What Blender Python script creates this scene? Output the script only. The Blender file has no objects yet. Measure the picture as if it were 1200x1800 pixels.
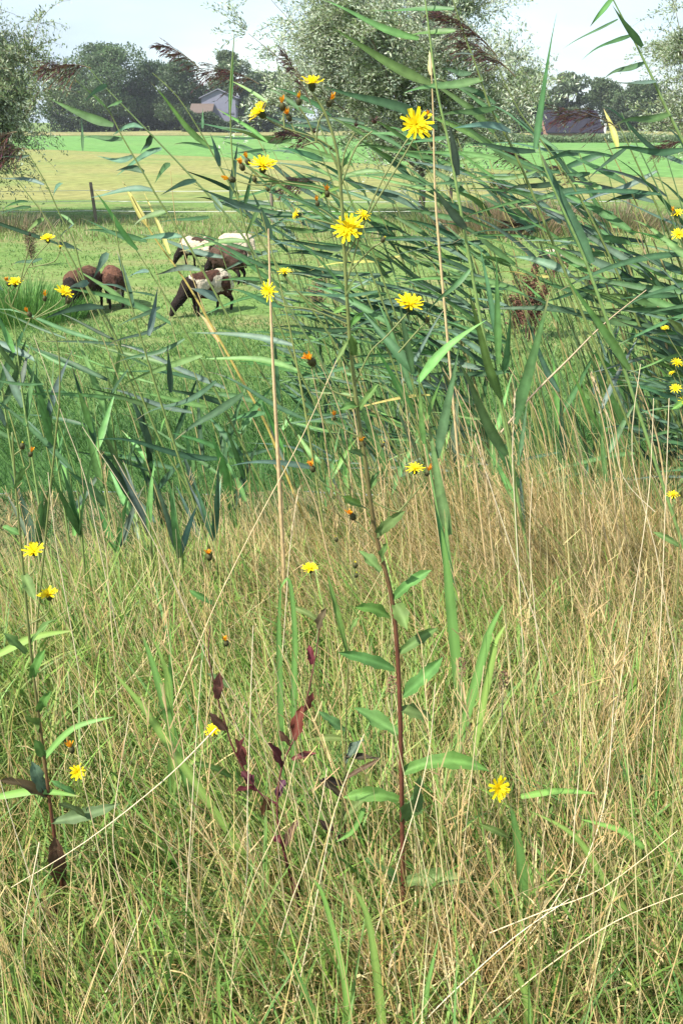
import bpy, bmesh, math, random
import numpy as np
from mathutils import Vector, Matrix, noise as mnoise

random.seed(7); rng = np.random.default_rng(7)
R = math.radians
# ------------------------------------------------------------------ camera, sky, sun, exposure
sc = bpy.context.scene
F = 1700.0; HOR = 212.0; CH = 1.3; ZF = -1.6        # focal length and horizon in photo pixels, eye height, pasture level
PITCH = math.atan((900 - HOR) / F)
cd = bpy.data.cameras.new('camera'); cam = bpy.data.objects.new('camera', cd); sc.collection.objects.link(cam)
cam.location = (0, 0, CH); cam.rotation_euler = (math.pi / 2 - PITCH, 0, 0)
cd.sensor_fit = 'VERTICAL'; cd.sensor_height = 36; cd.lens = 36 * F / 1800; cd.clip_start = 0.05; cd.clip_end = 3000
sc.camera = cam

SUN_DIR = Vector((-0.60, -0.42, 0.86)).normalized()
w = bpy.data.worlds.new('World'); sc.world = w; w.use_nodes = True
nt = w.node_tree; nt.nodes.clear()
out = nt.nodes.new('ShaderNodeOutputWorld'); bg = nt.nodes.new('ShaderNodeBackground'); bg.inputs[1].default_value = 0.135
sky = nt.nodes.new('ShaderNodeTexSky'); sky.sky_type = 'NISHITA'; sky.sun_disc = False
sky.sun_elevation = math.asin(SUN_DIR.z); sky.sun_rotation = math.atan2(SUN_DIR.x, SUN_DIR.y)
tc = nt.nodes.new('ShaderNodeTexCoord'); mp = nt.nodes.new('ShaderNodeMapping'); mp.inputs['Scale'].default_value = (1.2, 1.2, 5)
nz = nt.nodes.new('ShaderNodeTexNoise'); nz.inputs['Scale'].default_value = 2.2; nz.inputs['Detail'].default_value = 7; nz.inputs['Roughness'].default_value = 0.5
cr = nt.nodes.new('ShaderNodeValToRGB'); cr.color_ramp.elements[0].position = 0.34; cr.color_ramp.elements[1].position = 0.62
cr.color_ramp.elements[0].color = (0.50, 0.50, 0.50, 1); cr.color_ramp.elements[1].color = (1, 1, 1, 1)
mx = nt.nodes.new('ShaderNodeMix'); mx.data_type = 'RGBA'; mx.inputs['B'].default_value = (2.35, 2.85, 3.3, 1)
L = nt.links.new
L(tc.outputs['Generated'], mp.inputs[0]); L(mp.outputs[0], nz.inputs['Vector']); L(nz.outputs[0], cr.inputs[0])
L(cr.outputs[0], mx.inputs['Factor']); L(sky.outputs[0], mx.inputs['A']); L(mx.outputs['Result'], bg.inputs[0]); L(bg.outputs[0], out.inputs[0])
sl = bpy.data.lights.new('sun', 'SUN'); sl.energy = 4.1; sl.angle = R(1.0); sl.color = (1, 0.95, 0.86)
so = bpy.data.objects.new('sun', sl); sc.collection.objects.link(so); so.rotation_euler = SUN_DIR.to_track_quat('Z', 'Y').to_euler()
sc.view_settings.view_transform = 'Standard'; sc.view_settings.look = 'None'; sc.view_settings.gamma = 1; sc.view_settings.use_curve_mapping = False
sc.view_settings.exposure = 1.3
sc.cycles.max_bounces = 6; sc.cycles.diffuse_bounces = 3; sc.cycles.transmission_bounces = 3; sc.cycles.transparent_max_bounces = 4

# ------------------------------------------------------------------ helpers
CP, SP = math.cos(PITCH), math.sin(PITCH)
def P(px, py, Y):
    "a point at horizontal distance Y seen in the photo's direction px, py"
    a = (px - 600) / F; b = (900 - py) / F
    d = Vector((a, CP + b * SP, -SP + b * CP)); t = Y / d.y
    return Vector((d.x * t, Y, CH + d.z * t))
def G(px, py, z=ZF):
    a = (px - 600) / F; b = (900 - py) / F
    dz = -SP + b * CP; t = (z - CH) / dz
    return Vector((a * t, (CP + b * SP) * t, z))
def proj(x, y, z):
    z = z - CH; dep = y * CP - z * SP; up = y * SP + z * CP
    return 600 + F * x / dep, 900 - F * up / dep
def pxs(p):
    "metres per photo pixel at point p"
    return (p[1] * CP - (p[2] - CH) * SP) / F
def smooth(a, b, x):
    t = np.clip((x - a) / (b - a), 0, 1); return t * t * (3 - 2 * t)
def terrain(x, y):
    x = np.asarray(x, float); y = np.asarray(y, float)
    e = 2.46 + 0.3 * np.tanh(x * 1.6 + .2) + 0.1 * np.sin(x * 1.7 + 1) + 0.08 * np.sin(x * 4.1)
    z = -1.95 * smooth(e, e + 1.9, y) + 0.35 * smooth(5.6, 7.2, y)
    fd = 1 - smooth(22, 30, y)
    z = z + fd * 0.025 * np.sin(x * 5 + y * 3) * np.sin(y * 4.3 - x) + fd * 0.03 * smooth(7, 9, y) * np.sin(x * 0.9 + 1) * np.sin(y * 0.7)
    return z
def tz(x, y): return float(terrain(x, y))

def tag(o, label=None, cat=None, group=None, kind=None):
    if label: o['label'] = label
    if cat: o['category'] = cat
    if group: o['group'] = group
    if kind: o['kind'] = kind
    return o
COL = sc.collection
def empty(name, loc):
    o = bpy.data.objects.new(name, None); o.location = loc; o.empty_display_size = 0.05; COL.objects.link(o); return o

def node_mat(name, color=None, rough=0.6, transl=0.0, spec=0.3, nscale=0, namp=0.25, bump=0, stretch=None):
    "colour from attribute Col unless given; noise grain; optional translucency of thin leaves"
    m = bpy.data.materials.new(name); m.use_nodes = True; t = m.node_tree; t.nodes.clear(); l = t.links.new
    o = t.nodes.new('ShaderNodeOutputMaterial'); b = t.nodes.new('ShaderNodeBsdfPrincipled')
    b.inputs['Roughness'].default_value = rough; b.inputs['Specular IOR Level'].default_value = spec
    if color is None:
        a = t.nodes.new('ShaderNodeAttribute'); a.attribute_name = 'Col'; c = a.outputs['Color']
    else:
        a = t.nodes.new('ShaderNodeRGB'); a.outputs[0].default_value = (*color, 1); c = a.outputs[0]
    if nscale:
        g = t.nodes.new('ShaderNodeTexCoord'); n = t.nodes.new('ShaderNodeTexNoise'); n.inputs['Scale'].default_value = nscale; n.inputs['Detail'].default_value = 5
        if stretch:
            q = t.nodes.new('ShaderNodeMapping'); q.inputs['Scale'].default_value = stretch; l(g.outputs['Object'], q.inputs[0]); l(q.outputs[0], n.inputs['Vector'])
        else: l(g.outputs['Object'], n.inputs['Vector'])
        r = t.nodes.new('ShaderNodeMapRange'); r.inputs[1].default_value = 0.3; r.inputs[2].default_value = 0.7; r.inputs[3].default_value = 1 - namp; r.inputs[4].default_value = 1 + namp
        l(n.outputs[0], r.inputs[0])
        v = t.nodes.new('ShaderNodeVectorMath'); v.operation = 'SCALE'; l(c, v.inputs[0]); l(r.outputs[0], v.inputs['Scale']); c = v.outputs[0]
        if bump:
            bp = t.nodes.new('ShaderNodeBump'); bp.inputs['Strength'].default_value = bump; bp.inputs['Distance'].default_value = 0.02
            l(n.outputs[0], bp.inputs['Height']); l(bp.outputs[0], b.inputs['Normal'])
    l(c, b.inputs['Base Color'])
    if transl:
        tr = t.nodes.new('ShaderNodeBsdfTranslucent'); l(c, tr.inputs[0]); ms = t.nodes.new('ShaderNodeMixShader'); ms.inputs[0].default_value = transl
        l(b.outputs[0], ms.inputs[1]); l(tr.outputs[0], ms.inputs[2]); l(ms.outputs[0], o.inputs[0])
    else: l(b.outputs[0], o.inputs[0])
    return m
M = dict(
    leaf=node_mat('reed_leaf', rough=0.5, transl=0.22, spec=0.28, nscale=45, namp=0.24),
    herb=node_mat('herb_leaf', rough=0.62, transl=0.25, spec=0.2, nscale=60, namp=0.18),
    stem=node_mat('plant_stem', rough=0.5, transl=0, spec=0.35, nscale=80, namp=0.2),
    blade=node_mat('grass_blade', rough=0.55, transl=0.3, spec=0.3),
    petal=node_mat('petal', rough=0.6, transl=0.3, spec=0.15, nscale=90, namp=0.06),
    fluff=node_mat('plume', rough=0.8, transl=0.1, spec=0.1),
    crown=node_mat('tree_leaf', rough=0.5, transl=0.38, spec=0.35),
    bark=node_mat('bark', rough=0.9, nscale=6, namp=0.4, spec=0.1, bump=0.6, stretch=(1, 1, 0.25)),
    wool=node_mat('wool', rough=0.95, nscale=38, namp=0.3, spec=0.05, bump=1.0),
    wood=node_mat('weathered_wood', color=(0.16, 0.13, 0.10), rough=0.9, nscale=9, namp=0.4, stretch=(4, 4, 0.5)),
    wire=node_mat('fence_wire', color=(0.62, 0.64, 0.6), rough=0.5),
)

class MB:
    "collects shapes into one mesh"
    def __init__(s): s.v = []; s.f = []; s.c = []
    def add(s, vs, fs, cs):
        o = len(s.v); s.v += [tuple(v) for v in vs]; s.f += [tuple(i + o for i in f) for f in fs]
        s.c += [cs] * len(vs) if not isinstance(cs, list) else cs
    def tube(s, pts, rads, col, sides=5, col2=None, cap=True):
        n = len(pts); vs = []; fs = []; cs = []
        t0 = None; u = None
        for i, p in enumerate(pts):
            t = (pts[min(i + 1, n - 1)] - pts[max(i - 1, 0)]).normalized()
            if u is None:
                u = t.cross(Vector((0, 1, 0.1))); u = u.normalized() if u.length > 1e-4 else Vector((1, 0, 0))
            else: u = (u - t * u.dot(t)).normalized()
            v = t.cross(u); r = rads[i] if not isinstance(rads, (int, float)) else rads
            k = i / (n - 1)
            c = col if col2 is None else tuple(col[j] * (1 - k) + col2[j] * k for j in range(3))
            for a in range(sides):
                an = 2 * math.pi * a / sides
                vs.append(p + (u * math.cos(an) + v * math.sin(an)) * r); cs.append(c)
        for i in range(n - 1):
            for a in range(sides):
                b = (a + 1) % sides
                fs.append((i * sides + a, i * sides + b, (i + 1) * sides + b, (i + 1) * sides + a))
        if cap: fs.append(tuple(range((n - 1) * sides, n * sides)))
        s.add(vs, fs, cs)
    def ribbon(s, pts, wids, face, col, fold=0.25, twist=0.0, col2=None, wave=0.0):
        "a leaf blade along pts: three columns folded at the midrib; face = direction its flat side looks"
        n = len(pts); vs = []; fs = []; cs = []; tipb = random.random() < .4
        for i, p in enumerate(pts):
            k = i / (n - 1)
            t = (pts[min(i + 1, n - 1)] - pts[max(i - 1, 0)]).normalized()
            sd = t.cross(face)
            sd = sd.normalized() if sd.length > 1e-3 else Vector((1, 0, 0))
            nn = sd.cross(t)
            an = twist * k
            sd2 = sd * math.cos(an) + nn * math.sin(an); nn2 = nn * math.cos(an) - sd * math.sin(an)
            h = wids[i] / 2
            wv = wave * math.sin(k * 17) * h
            c = col if col2 is None else tuple(col[j] * (1 - k) + col2[j] * k for j in range(3))
            vs += [p - sd2 * h + nn2 * (h * fold + wv), p, p + sd2 * h + nn2 * (h * fold - wv)]; k2 = max(0, (k - .86) / .14) * tipb; c = tuple(c[j] * (1 - k2) + (.34, .25, .13)[j] * k2 for j in range(3)); v1 = random.uniform(.86, 1.06); v2 = random.uniform(.86, 1.06)
            cs += [tuple(x * v1 for x in c), tuple(x * 1.4 + .008 for x in c), tuple(x * v2 for x in c)]
        for i in range(n - 1):
            a = i * 3; fs += [(a, a + 1, a + 4, a + 3), (a + 1, a + 2, a + 5, a + 4)]
        s.add(vs, fs, cs)
    def build(s, name, mat, parent=None, origin=None, smooth=True):
        me = bpy.data.meshes.new(name)
        o0 = origin if origin is not None else (parent.location if parent else Vector((0, 0, 0)))
        me.from_pydata([(v[0] - o0[0], v[1] - o0[1], v[2] - o0[2]) for v in s.v], [], s.f)
        a = me.color_attributes.new('Col', 'FLOAT_COLOR', 'POINT')
        arr = np.ones((len(s.v), 4), np.float32); arr[:, :3] = np.array(s.c, np.float32); a.data.foreach_set('color', arr.ravel())
        if smooth: me.polygons.foreach_set('use_smooth', [True] * len(me.polygons))
        me.materials.append(mat)
        o = bpy.data.objects.new(name, me); COL.objects.link(o)
        if parent:
            o.parent = parent
            if origin is not None: o.location = Vector(origin) - parent.location
        elif origin is not None: o.location = origin
        return o

def np_mesh(name, V, Fq, C, mat, smooth=False, parent=None, origin=(0, 0, 0)):
    "bulk quads: V (n,3), Fq (m,4), C (n,3)"
    me = bpy.data.meshes.new(name); n = len(V); m = len(Fq); o0 = np.array(origin, np.float32)
    me.vertices.add(n); me.vertices.foreach_set('co', (np.asarray(V, np.float32) - o0).ravel())
    me.loops.add(m * 4); me.loops.foreach_set('vertex_index', np.asarray(Fq, np.int32).ravel())
    me.polygons.add(m); me.polygons.foreach_set('loop_start', np.arange(0, m * 4, 4, dtype=np.int32))
    me.update(calc_edges=True)
    if smooth: me.polygons.foreach_set('use_smooth', np.ones(m, bool))
    a = me.color_attributes.new('Col', 'FLOAT_COLOR', 'POINT'); arr = np.ones((n, 4), np.float32); arr[:, :3] = C; a.data.foreach_set('color', arr.ravel())
    me.materials.append(mat); o = bpy.data.objects.new(name, me); COL.objects.link(o)
    if parent: o.parent = parent
    else: o.location = origin
    return o

def blades(root, length, th0, th1, az, width, faz, col, K=4, tipw=0.12, tipcol=None):
    "grass blades as tapering strips bent by th0 + th1*s away from upright"
    N = len(root); s = np.linspace(0, 1, K + 1)
    mid = (s[:-1] + s[1:]) / 2
    th = th0[:, None] + th1[:, None] * mid[None]
    ds = (length / K)[:, None]
    hx = np.concatenate([np.zeros((N, 1)), np.cumsum(np.sin(th) * ds, 1)], 1)
    hz = np.concatenate([np.zeros((N, 1)), np.cumsum(np.cos(th) * ds, 1)], 1)
    c = np.stack([root[:, 0:1] + hx * np.cos(az)[:, None], root[:, 1:2] + hx * np.sin(az)[:, None], root[:, 2:3] + hz], 2)
    wd = width[:, None] * np.interp(s, [0, 0.35, 0.8, 1], [0.75, 1, 0.6, tipw])[None] / 2
    sd = np.stack([np.cos(faz), np.sin(faz), np.zeros(N)], 1)[:, None, :]
    V = np.stack([c - sd * wd[..., None], c + sd * wd[..., None]], 2).reshape(-1, 3)
    cc = np.repeat(col[:, None, :], (K + 1) * 2, 1)
    if tipcol is not None:
        k = np.repeat(s, 2)[None, :, None] ** 1.5
        cc = cc * (1 - k) + tipcol[:, None, :] * k
    base = (np.arange(N) * (K + 1) * 2)[:, None, None]; k = np.arange(K)[None, :, None] * 2
    Fq = (base + k + np.array([0, 1, 3, 2])[None, None]).reshape(-1, 4)
    return V, Fq, cc.reshape(-1, 3)
def merge(parts):
    V = []; Fq = []; C = []; o = 0
    for v, f, c in parts: V.append(v); Fq.append(f + o); C.append(c); o += len(v)
    return np.concatenate(V), np.concatenate(Fq), np.concatenate(C)
def U(a, b, n): return rng.uniform(a, b, n)
def vary(c, n, amp=0.2, hue=0.08):
    c = np.array(c)[None] * (1 + U(-amp, amp, n))[:, None]; return np.clip(c * (1 + rng.uniform(-hue, hue, (n, 3))), 0.005, 1)
def pick(cols, weights, n, amp=0.18, hue=0.08):
    idx = rng.choice(len(cols), n, p=np.array(weights) / sum(weights)); c = np.array(cols)[idx]
    return np.clip(c * (1 + U(-amp, amp, n))[:, None] * (1 + rng.uniform(-hue, hue, (n, 3))), 0.005, 1)

def bez(a, b, c, n):
    return [a * (1 - t) ** 2 + b * 2 * t * (1 - t) + c * t * t for t in [i / (n - 1) for i in range(n)]]
def catmull(pts, per=4):
    out = []; n = len(pts)
    for i in range(n - 1):
        p0, p1, p2, p3 = pts[max(i - 1, 0)], pts[i], pts[i + 1], pts[min(i + 2, n - 1)]
        for k in range(per):
            t = k / per
            out.append(0.5 * ((2 * p1) + (p2 - p0) * t + (2 * p0 - 5 * p1 + 4 * p2 - p3) * t * t + (3 * p1 - p0 - 3 * p2 + p3) * t ** 3))
    out.append(pts[-1]); return out

# ------------------------------------------------------------------ ground
def ground_mat(name, c1, c2, c3, s1, s2, s3=60, bump=0.5, stripes=0):
    m = bpy.data.materials.new(name); m.use_nodes = True; t = m.node_tree; l = t.links.new; b = t.nodes['Principled BSDF']
    b.inputs['Roughness'].default_value = 0.95; b.inputs['Specular IOR Level'].default_value = 0.1
    g = t.nodes.new('ShaderNodeTexCoord')
    def nn(s, d=4, st=(1, 1, 1)):
        q = t.nodes.new('ShaderNodeMapping'); q.inputs['Scale'].default_value = st; l(g.outputs['Object'], q.inputs[0])
        n = t.nodes.new('ShaderNodeTexNoise'); n.inputs['Scale'].default_value = s; n.inputs['Detail'].default_value = d; l(q.outputs[0], n.inputs['Vector']); return n
    def mapr(n, a, bb, c, d):
        r = t.nodes.new('ShaderNodeMapRange'); l(n, r.inputs[0])
        for i, x in enumerate((a, bb, c, d)): r.inputs[i + 1].default_value = x
        return r.outputs[0]
    m1 = t.nodes.new('ShaderNodeMix'); m1.data_type = 'RGBA'; m1.inputs['A'].default_value = (*c1, 1); m1.inputs['B'].default_value = (*c2, 1)
    l(mapr(nn(s1).outputs[0], 0.38, 0.62, 0, 1), m1.inputs['Factor'])
    m2 = t.nodes.new('ShaderNodeMix'); m2.data_type = 'RGBA'; l(m1.outputs['Result'], m2.inputs['A']); m2.inputs['B'].default_value = (*c3, 1)
    l(mapr(nn(s2, 6, (0.5, 1, 1)).outputs[0], 0.5, 0.72, 0, 0.85), m2.inputs['Factor'])
    n3 = nn(s3, 6); v = t.nodes.new('ShaderNodeVectorMath'); v.operation = 'SCALE'; l(m2.outputs['Result'], v.inputs[0]); l(mapr(n3.outputs[0], 0.3, 0.7, 0.72, 1.28), v.inputs['Scale'])
    l(v.outputs[0], b.inputs['Base Color'])
    bp = t.nodes.new('ShaderNodeBump'); bp.inputs['Strength'].default_value = bump; bp.inputs['Distance'].default_value = 0.05; l(n3.outputs[0], bp.inputs['Height']); l(bp.outputs[0], b.inputs['Normal'])
    return m
def grid(name, xs, ys, zf, mat, kind='structure'):
    X, Y = np.meshgrid(xs, ys); Z = zf(X, Y); V = np.stack([X, Y, Z], 2).reshape(-1, 3); nx = len(xs); ny = len(ys)
    i = np.arange(ny - 1)[:, None] * nx + np.arange(nx - 1)[None]
    Fq = np.stack([i, i + 1, i + nx + 1, i + nx], 2).reshape(-1, 4)
    o = np_mesh(name, V, Fq, np.full((len(V), 3), 0.1), mat, smooth=True); tag(o, kind=kind); return o
def sheet(name, poly, z, mat):
    me = bpy.data.meshes.new(name); me.from_pydata([(q[0], q[1], z) for q in poly], [], [tuple(range(len(poly)))]); me.materials.append(mat)
    o = bpy.data.objects.new(name, me); COL.objects.link(o); tag(o, kind='structure'); return o
soil = ground_mat('verge_soil', (0.15, 0.14, 0.06), (0.22, 0.19, 0.10), (0.11, 0.13, 0.045), 3, 6, 90)
pasture = ground_mat('pasture_turf', (0.11, 0.18, 0.048), (0.14, 0.20, 0.06), (0.21, 0.19, 0.085), 0.35, 0.9, 9)
stubble = ground_mat('mown_grass', (0.195, 0.21, 0.068), (0.225, 0.215, 0.08), (0.13, 0.195, 0.055), 0.06, 0.16, 2.2, 0.3)
crop = ground_mat('young_crop', (0.11, 0.225, 0.06), (0.12, 0.235, 0.065), (0.135, 0.235, 0.07), 0.02, 0.05, 1.5, 0.2)
verge_end = 7.6
grid('verge_ground', np.concatenate([[-300, -60, -15], np.linspace(-6, 6, 90), [15, 60, 300]]), np.concatenate([[-50, -10, -2], np.linspace(0, 7.6, 80)]), terrain, soil)
t_ = pasture.node_tree; l_ = t_.links.new
g_ = t_.nodes.new('ShaderNodeTexCoord'); sx = t_.nodes.new('ShaderNodeSeparateXYZ'); l_(g_.outputs['Object'], sx.inputs[0])
nn_ = t_.nodes.new('ShaderNodeTexNoise'); nn_.inputs['Scale'].default_value = .8; nn_.inputs['Detail'].default_value = 5; l_(g_.outputs['Object'], nn_.inputs['Vector'])
ma = t_.nodes.new('ShaderNodeMath'); ma.operation = 'MULTIPLY_ADD'; ma.inputs[1].default_value = 3.5; l_(nn_.outputs[0], ma.inputs[0]); l_(sx.outputs[1], ma.inputs[2])
mr = t_.nodes.new('ShaderNodeMapRange'); mr.inputs[1].default_value = 10.6; mr.inputs[2].default_value = 14.6; mr.inputs[3].default_value = 1; mr.inputs[4].default_value = 0; l_(ma.outputs[0], mr.inputs[0])
mm = t_.nodes.new('ShaderNodeMix'); mm.data_type = 'RGBA'; mm.inputs['B'].default_value = (.055, .12, .03, 1); l_(mr.outputs[0], mm.inputs['Factor'])
bs = t_.nodes['Principled BSDF']; lk = bs.inputs['Base Color'].links[0]; src_ = lk.from_socket; t_.links.remove(lk); l_(src_, mm.inputs['A']); l_(mm.outputs['Result'], bs.inputs['Base Color'])
grid('pasture', np.concatenate([[-900, -200, -60], np.linspace(-20, 20, 60), [60, 200, 900]]), np.concatenate([np.linspace(7.6, 40, 90), [60, 100, 200, 500, 1500]]), terrain, pasture)
def gp(px, py): p = G(px, py); return (p.x, p.y)
A = Vector(gp(80, 263)); B = Vector(gp(1100, 308)); dAB = (B - A).normalized()
e1 = A - dAB * ((222 - A.y) / -dAB.y); e2 = B + dAB * 60
fl = gp(600, 352)[1]
near_edge = [(-220, gp(600, 345)[1] - 2), (220, gp(600, 345)[1] - 2)]
sheet('mown_meadow', [near_edge[0], near_edge[1], (400, 240), (-400, 240)], ZF + 0.006, stubble)
cpts = [tuple(e1 + (e2 - e1) * (k / 80) + Vector((0, 1.1 * mnoise.noise(Vector((k * .37, 0, 0))) * (1 if 0 < k < 80 else 0)))) for k in range(81)]
sheet('crop_field', cpts + [ (e2.x + 400, 225), (e1.x + 1, 225)], ZF + 0.016, crop)
bankm = ground_mat('dry_bank', (0.25, 0.22, 0.10), (0.20, 0.20, 0.08), (0.12, 0.15, 0.06), 0.1, 0.3, 3)
grid('field_edge_bank', np.linspace(-200, 200, 60), np.array([213, 216, 222, 240.]), lambda x, y: ZF + 0.07 + smooth(213, 217, y) * (0.55 + 0.2 * np.sin(x * 0.13)) , bankm)

# ------------------------------------------------------------------ grass masses
def nfield(x, y, s, seed=0.0):
    return np.array([mnoise.noise(Vector((a * s, b * s, seed))) for a, b in zip(x, y)])
def scatter(n, y0, y1, margin=0.25, zf=terrain, power=1.0):
    y = y0 + (y1 - y0) * U(0, 1, n) ** power
    half = (0.353 / 0.92) * (y * CP + 1.5 * SP) + margin
    x = U(-1, 1, n) * half
    return x, y, zf(x, y)
GREEN = [(0.14, 0.25, 0.048), (0.19, 0.31, 0.06), (0.10, 0.21, 0.045), (0.27, 0.33, 0.08)]
DRY = [(0.57, 0.44, 0.20), (0.47, 0.34, 0.14), (0.64, 0.53, 0.29), (0.38, 0.27, 0.11)]
def dryness(x, y):
    px, py = proj(x, y, 0.1)
    d = 0.25 + 0.0 * px
    d += 0.40 * np.exp(-((px - 950) / 420) ** 2 - ((py - 960) / 150) ** 2)
    d += 0.32 * np.exp(-((px - 380) / 240) ** 2 - ((py - 980) / 70) ** 2)
    d += 0.30 * np.exp(-((px - 1150) / 260) ** 2 - ((py - 1350) / 260) ** 2)
    d += 0.42 * np.exp(-((px - 800) / 520) ** 2 - ((py - 1720) / 130) ** 2)
    d -= 0.16 * np.exp(-((px - 820) / 160) ** 2 - ((py - 1280) / 130) ** 2)
    d -= 0.14 * np.exp(-((px - 150) / 280) ** 2 - ((py - 1300) / 200) ** 2)
    return d
def sward():
    # dense undergrowth of fine blades
    n = 60000
    x, y, z = scatter(n, 0.42, 3.0, power=0.85)
    d = dryness(x, y) + 0.5 * nfield(x, y, 3.2) + 0.25 * nfield(x, y, 9, 5)
    dry = U(0, 1, n) < d
    g = ~dry
    parts = []
    def put(mask, l0, l1, w0, w1, a0, a1, b0, b1, cols, wts, tip=None, K=4):
        k = int(mask.sum()); xx, yy, zz = x[mask], y[mask], z[mask]
        lean = rng.normal(2.9, 1.1, k)
        az = np.where(U(0, 1, k) < 0.6, 3.0 + 3.2 * nfield(xx, yy, 1.6, 40) + rng.normal(0, .45, k), U(0, 2 * math.pi, k))
        col = pick(cols, wts, k)
        tc = None if tip is None else vary(tip, k)
        parts.append(blades(np.stack([xx, yy, zz - 0.01], 1), U(l0, l1, k), U(a0, a1, k), U(b0, b1, k), az, U(w0, w1, k), U(-1.0, 1.0, k), col, K, tipcol=tc))
    idx = U(0, 1, n)
    put(g & (idx < 0.62), 0.14, 0.34, 0.0014, 0.0036, 0.05, 0.5, 0.2, 1.5, GREEN, [3, 3, 2, 1.5], (0.30, 0.33, 0.10))
    put(g & (idx >= 0.62), 0.18, 0.38, 0.003, 0.0085, 0.05, 0.5, 0.3, 1.9, GREEN, [2, 3, 1, 2], K=5)
    put(dry & (idx < 0.75), 0.12, 0.36, 0.0010, 0.0022, 0.05, 0.9, 0.0, 1.1, DRY, [3, 2, 2, 1.5])
    put(dry & (idx >= 0.75), 0.25, 0.46, 0.0010, 0.0022, 0.02, 0.6, -0.1, 0.7, DRY, [3, 2, 3, 1])
    for q in range(150):
        cx, cy, cz = scatter(1, 0.55, 2.5, margin=0.1); gq = U(0, 1, 1)[0] > dryness(cx, cy)[0] * 1.15; k = int(U(16, 34, 1)[0]); aq = U(0, 6.28, k); rq = U(0, .035, k)
        xx = cx + rq * np.cos(aq); yy = cy + rq * np.sin(aq); fade = float(np.interp(cy, [1, 2.4], [1, .75])[0])
        if gq: parts.append(blades(np.stack([xx, yy, terrain(xx, yy)], 1), U(.18, .42, k) * fade, U(.02, .35, k), U(.2, 1.5, k), aq, U(.0022, .006, k), U(-1, 1, k), pick([(.14, .26, .06), (.19, .31, .07), (.11, .22, .06)], [3, 3, 1], k), 7, tipw=.05))
        else: parts.append(blades(np.stack([xx, yy, terrain(xx, yy)], 1), U(.2, .46, k) * fade, U(.05, .5, k), U(.0, .8, k), rng.normal(U(0, 6.28, 1)[0], .8, k), U(.0011, .0022, k), U(-1, 1, k), pick(DRY, [3, 2, 3, 1], k), 6))
    n = 1000; x = U(.15, 1.4, n); y = U(2.35, 2.85, n); z = terrain(x, y)
    parts.append(blades(np.stack([x, y, z], 1), U(.22, .68, n), U(0, .5, n), U(-.1, 1.0, n), rng.normal(3.1, .8, n), U(.0012, .0026, n), U(-1, 1, n), pick(DRY + [(.2, .27, .08), (.13, .2, .06)], [3, 2, 3, 1, 2, 1], n), 6))
    n = 1500; x, y, z = scatter(n, 0.5, 2.7, power=0.9); keep = nfield(x, y, 2.1, 30) > -.15; x, y, z = x[keep], y[keep], z[keep]; n = len(x)
    parts.append(blades(np.stack([x, y, z], 1), U(.16, .38, n), U(0, .7, n), U(.4, 2.2, n), U(0, 6.28, n), U(.005, .0095, n), U(-1, 1, n), pick([(.13, .25, .055), (.17, .30, .07), (.10, .21, .06), (.22, .31, .08)], [3, 3, 2, 2], n), 7, tipw=.05))
    n = 9000; x = rng.normal(.85, .55, n); y = rng.normal(2.35, .22, n); z = terrain(x, y)
    parts.append(blades(np.stack([x, y, z], 1), U(.22, .42, n), U(0, .5, n), U(.6, 1.7, n), rng.normal(3.3, .55, n), U(.0014, .0028, n), U(-1, 1, n), pick([(.30, .25, .10), (.36, .28, .13), (.20, .22, .07), (.44, .35, .19)], [3, 3, 2, 2], n), 6))
    V, Fq, C = merge(parts)
    o = np_mesh('verge_grass', V, Fq, C, M['blade']); tag(o, 'tangled green and straw coloured grass covering the near verge', 'grass', kind='stuff')
    # curled dead leaves and thatch low down
    n = 24000; x, y, z = scatter(n, 0.42, 3.0); keep = U(0, 1, n) < dryness(x, y) + 0.12; x, y, z = x[keep], y[keep], z[keep]; n = len(x)
    V, Fq, C = blades(np.stack([x, y, z + U(0, 0.16, n)], 1), U(0.04, 0.14, n), U(0.3, 1.8, n), U(-4, 5, n), U(0, 6.28, n), U(0.002, 0.005, n), U(-1.5, 1.5, n), pick(DRY, [3, 2, 2, 2], n), 6, tipw=0.3)
    o = np_mesh('dead_grass_thatch', V, Fq, C, M['blade']); tag(o, 'curled dead straw litter between the green blades of the verge', 'dead grass', kind='stuff')
    # fine flowering stalks (bent grass) standing over the sward with airy heads
    n = 1700; x, y, z = scatter(n, 0.75, 2.85, power=0.8); keep = U(0, 1, n) < 0.2 + dryness(x, y); x, y, z = x[keep], y[keep], z[keep]; n = len(x)
    Lh = U(0.3, 0.75, n) * np.interp(y, [0.9, 2.0, 2.8], [1, .8, .55]); a0 = U(0, 0.3, n); a1 = U(-0.1, 0.4, n); az = rng.normal(3.0, 1.2, n)
    col = pick(DRY, [3, 1, 4, 1], n)
    p1 = blades(np.stack([x, y, z], 1), Lh, a0, a1, az, U(0.0012, 0.002, n), U(-1, 1, n), col, 5, tipw=0.6)
    top = p1[0].reshape(n, 12, 3)[:, -1]; t4 = p1[0].reshape(n, 12, 3)[:, -3]
    parts = [p1]
    m = int(n * 0.4); ks = rng.choice(n, m, replace=False)
    for q in range(9):
        f = U(0, 1, m)[:, None]
        rt = t4[ks] * (1 - f) + top[ks] * f
        spread = U(0.2, 0.9, m)
        parts.append(blades(rt, U(0.015, 0.055, m) * (1.2 - f[:, 0] * 0.6), spread, U(-0.2, 0.6, m), U(0, 6.28, m), U(0.0015, 0.0032, m), U(-1, 1, m), vary((0.46, 0.34, 0.16), m, 0.2), 1, tipw=0.5))
    V, Fq, C = merge(parts)
    o = np_mesh('flowering_grass', V, Fq, C, M['blade']); tag(o, 'thin straw stalks with airy seed heads standing over the verge grass', 'grass', kind='stuff')
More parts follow.
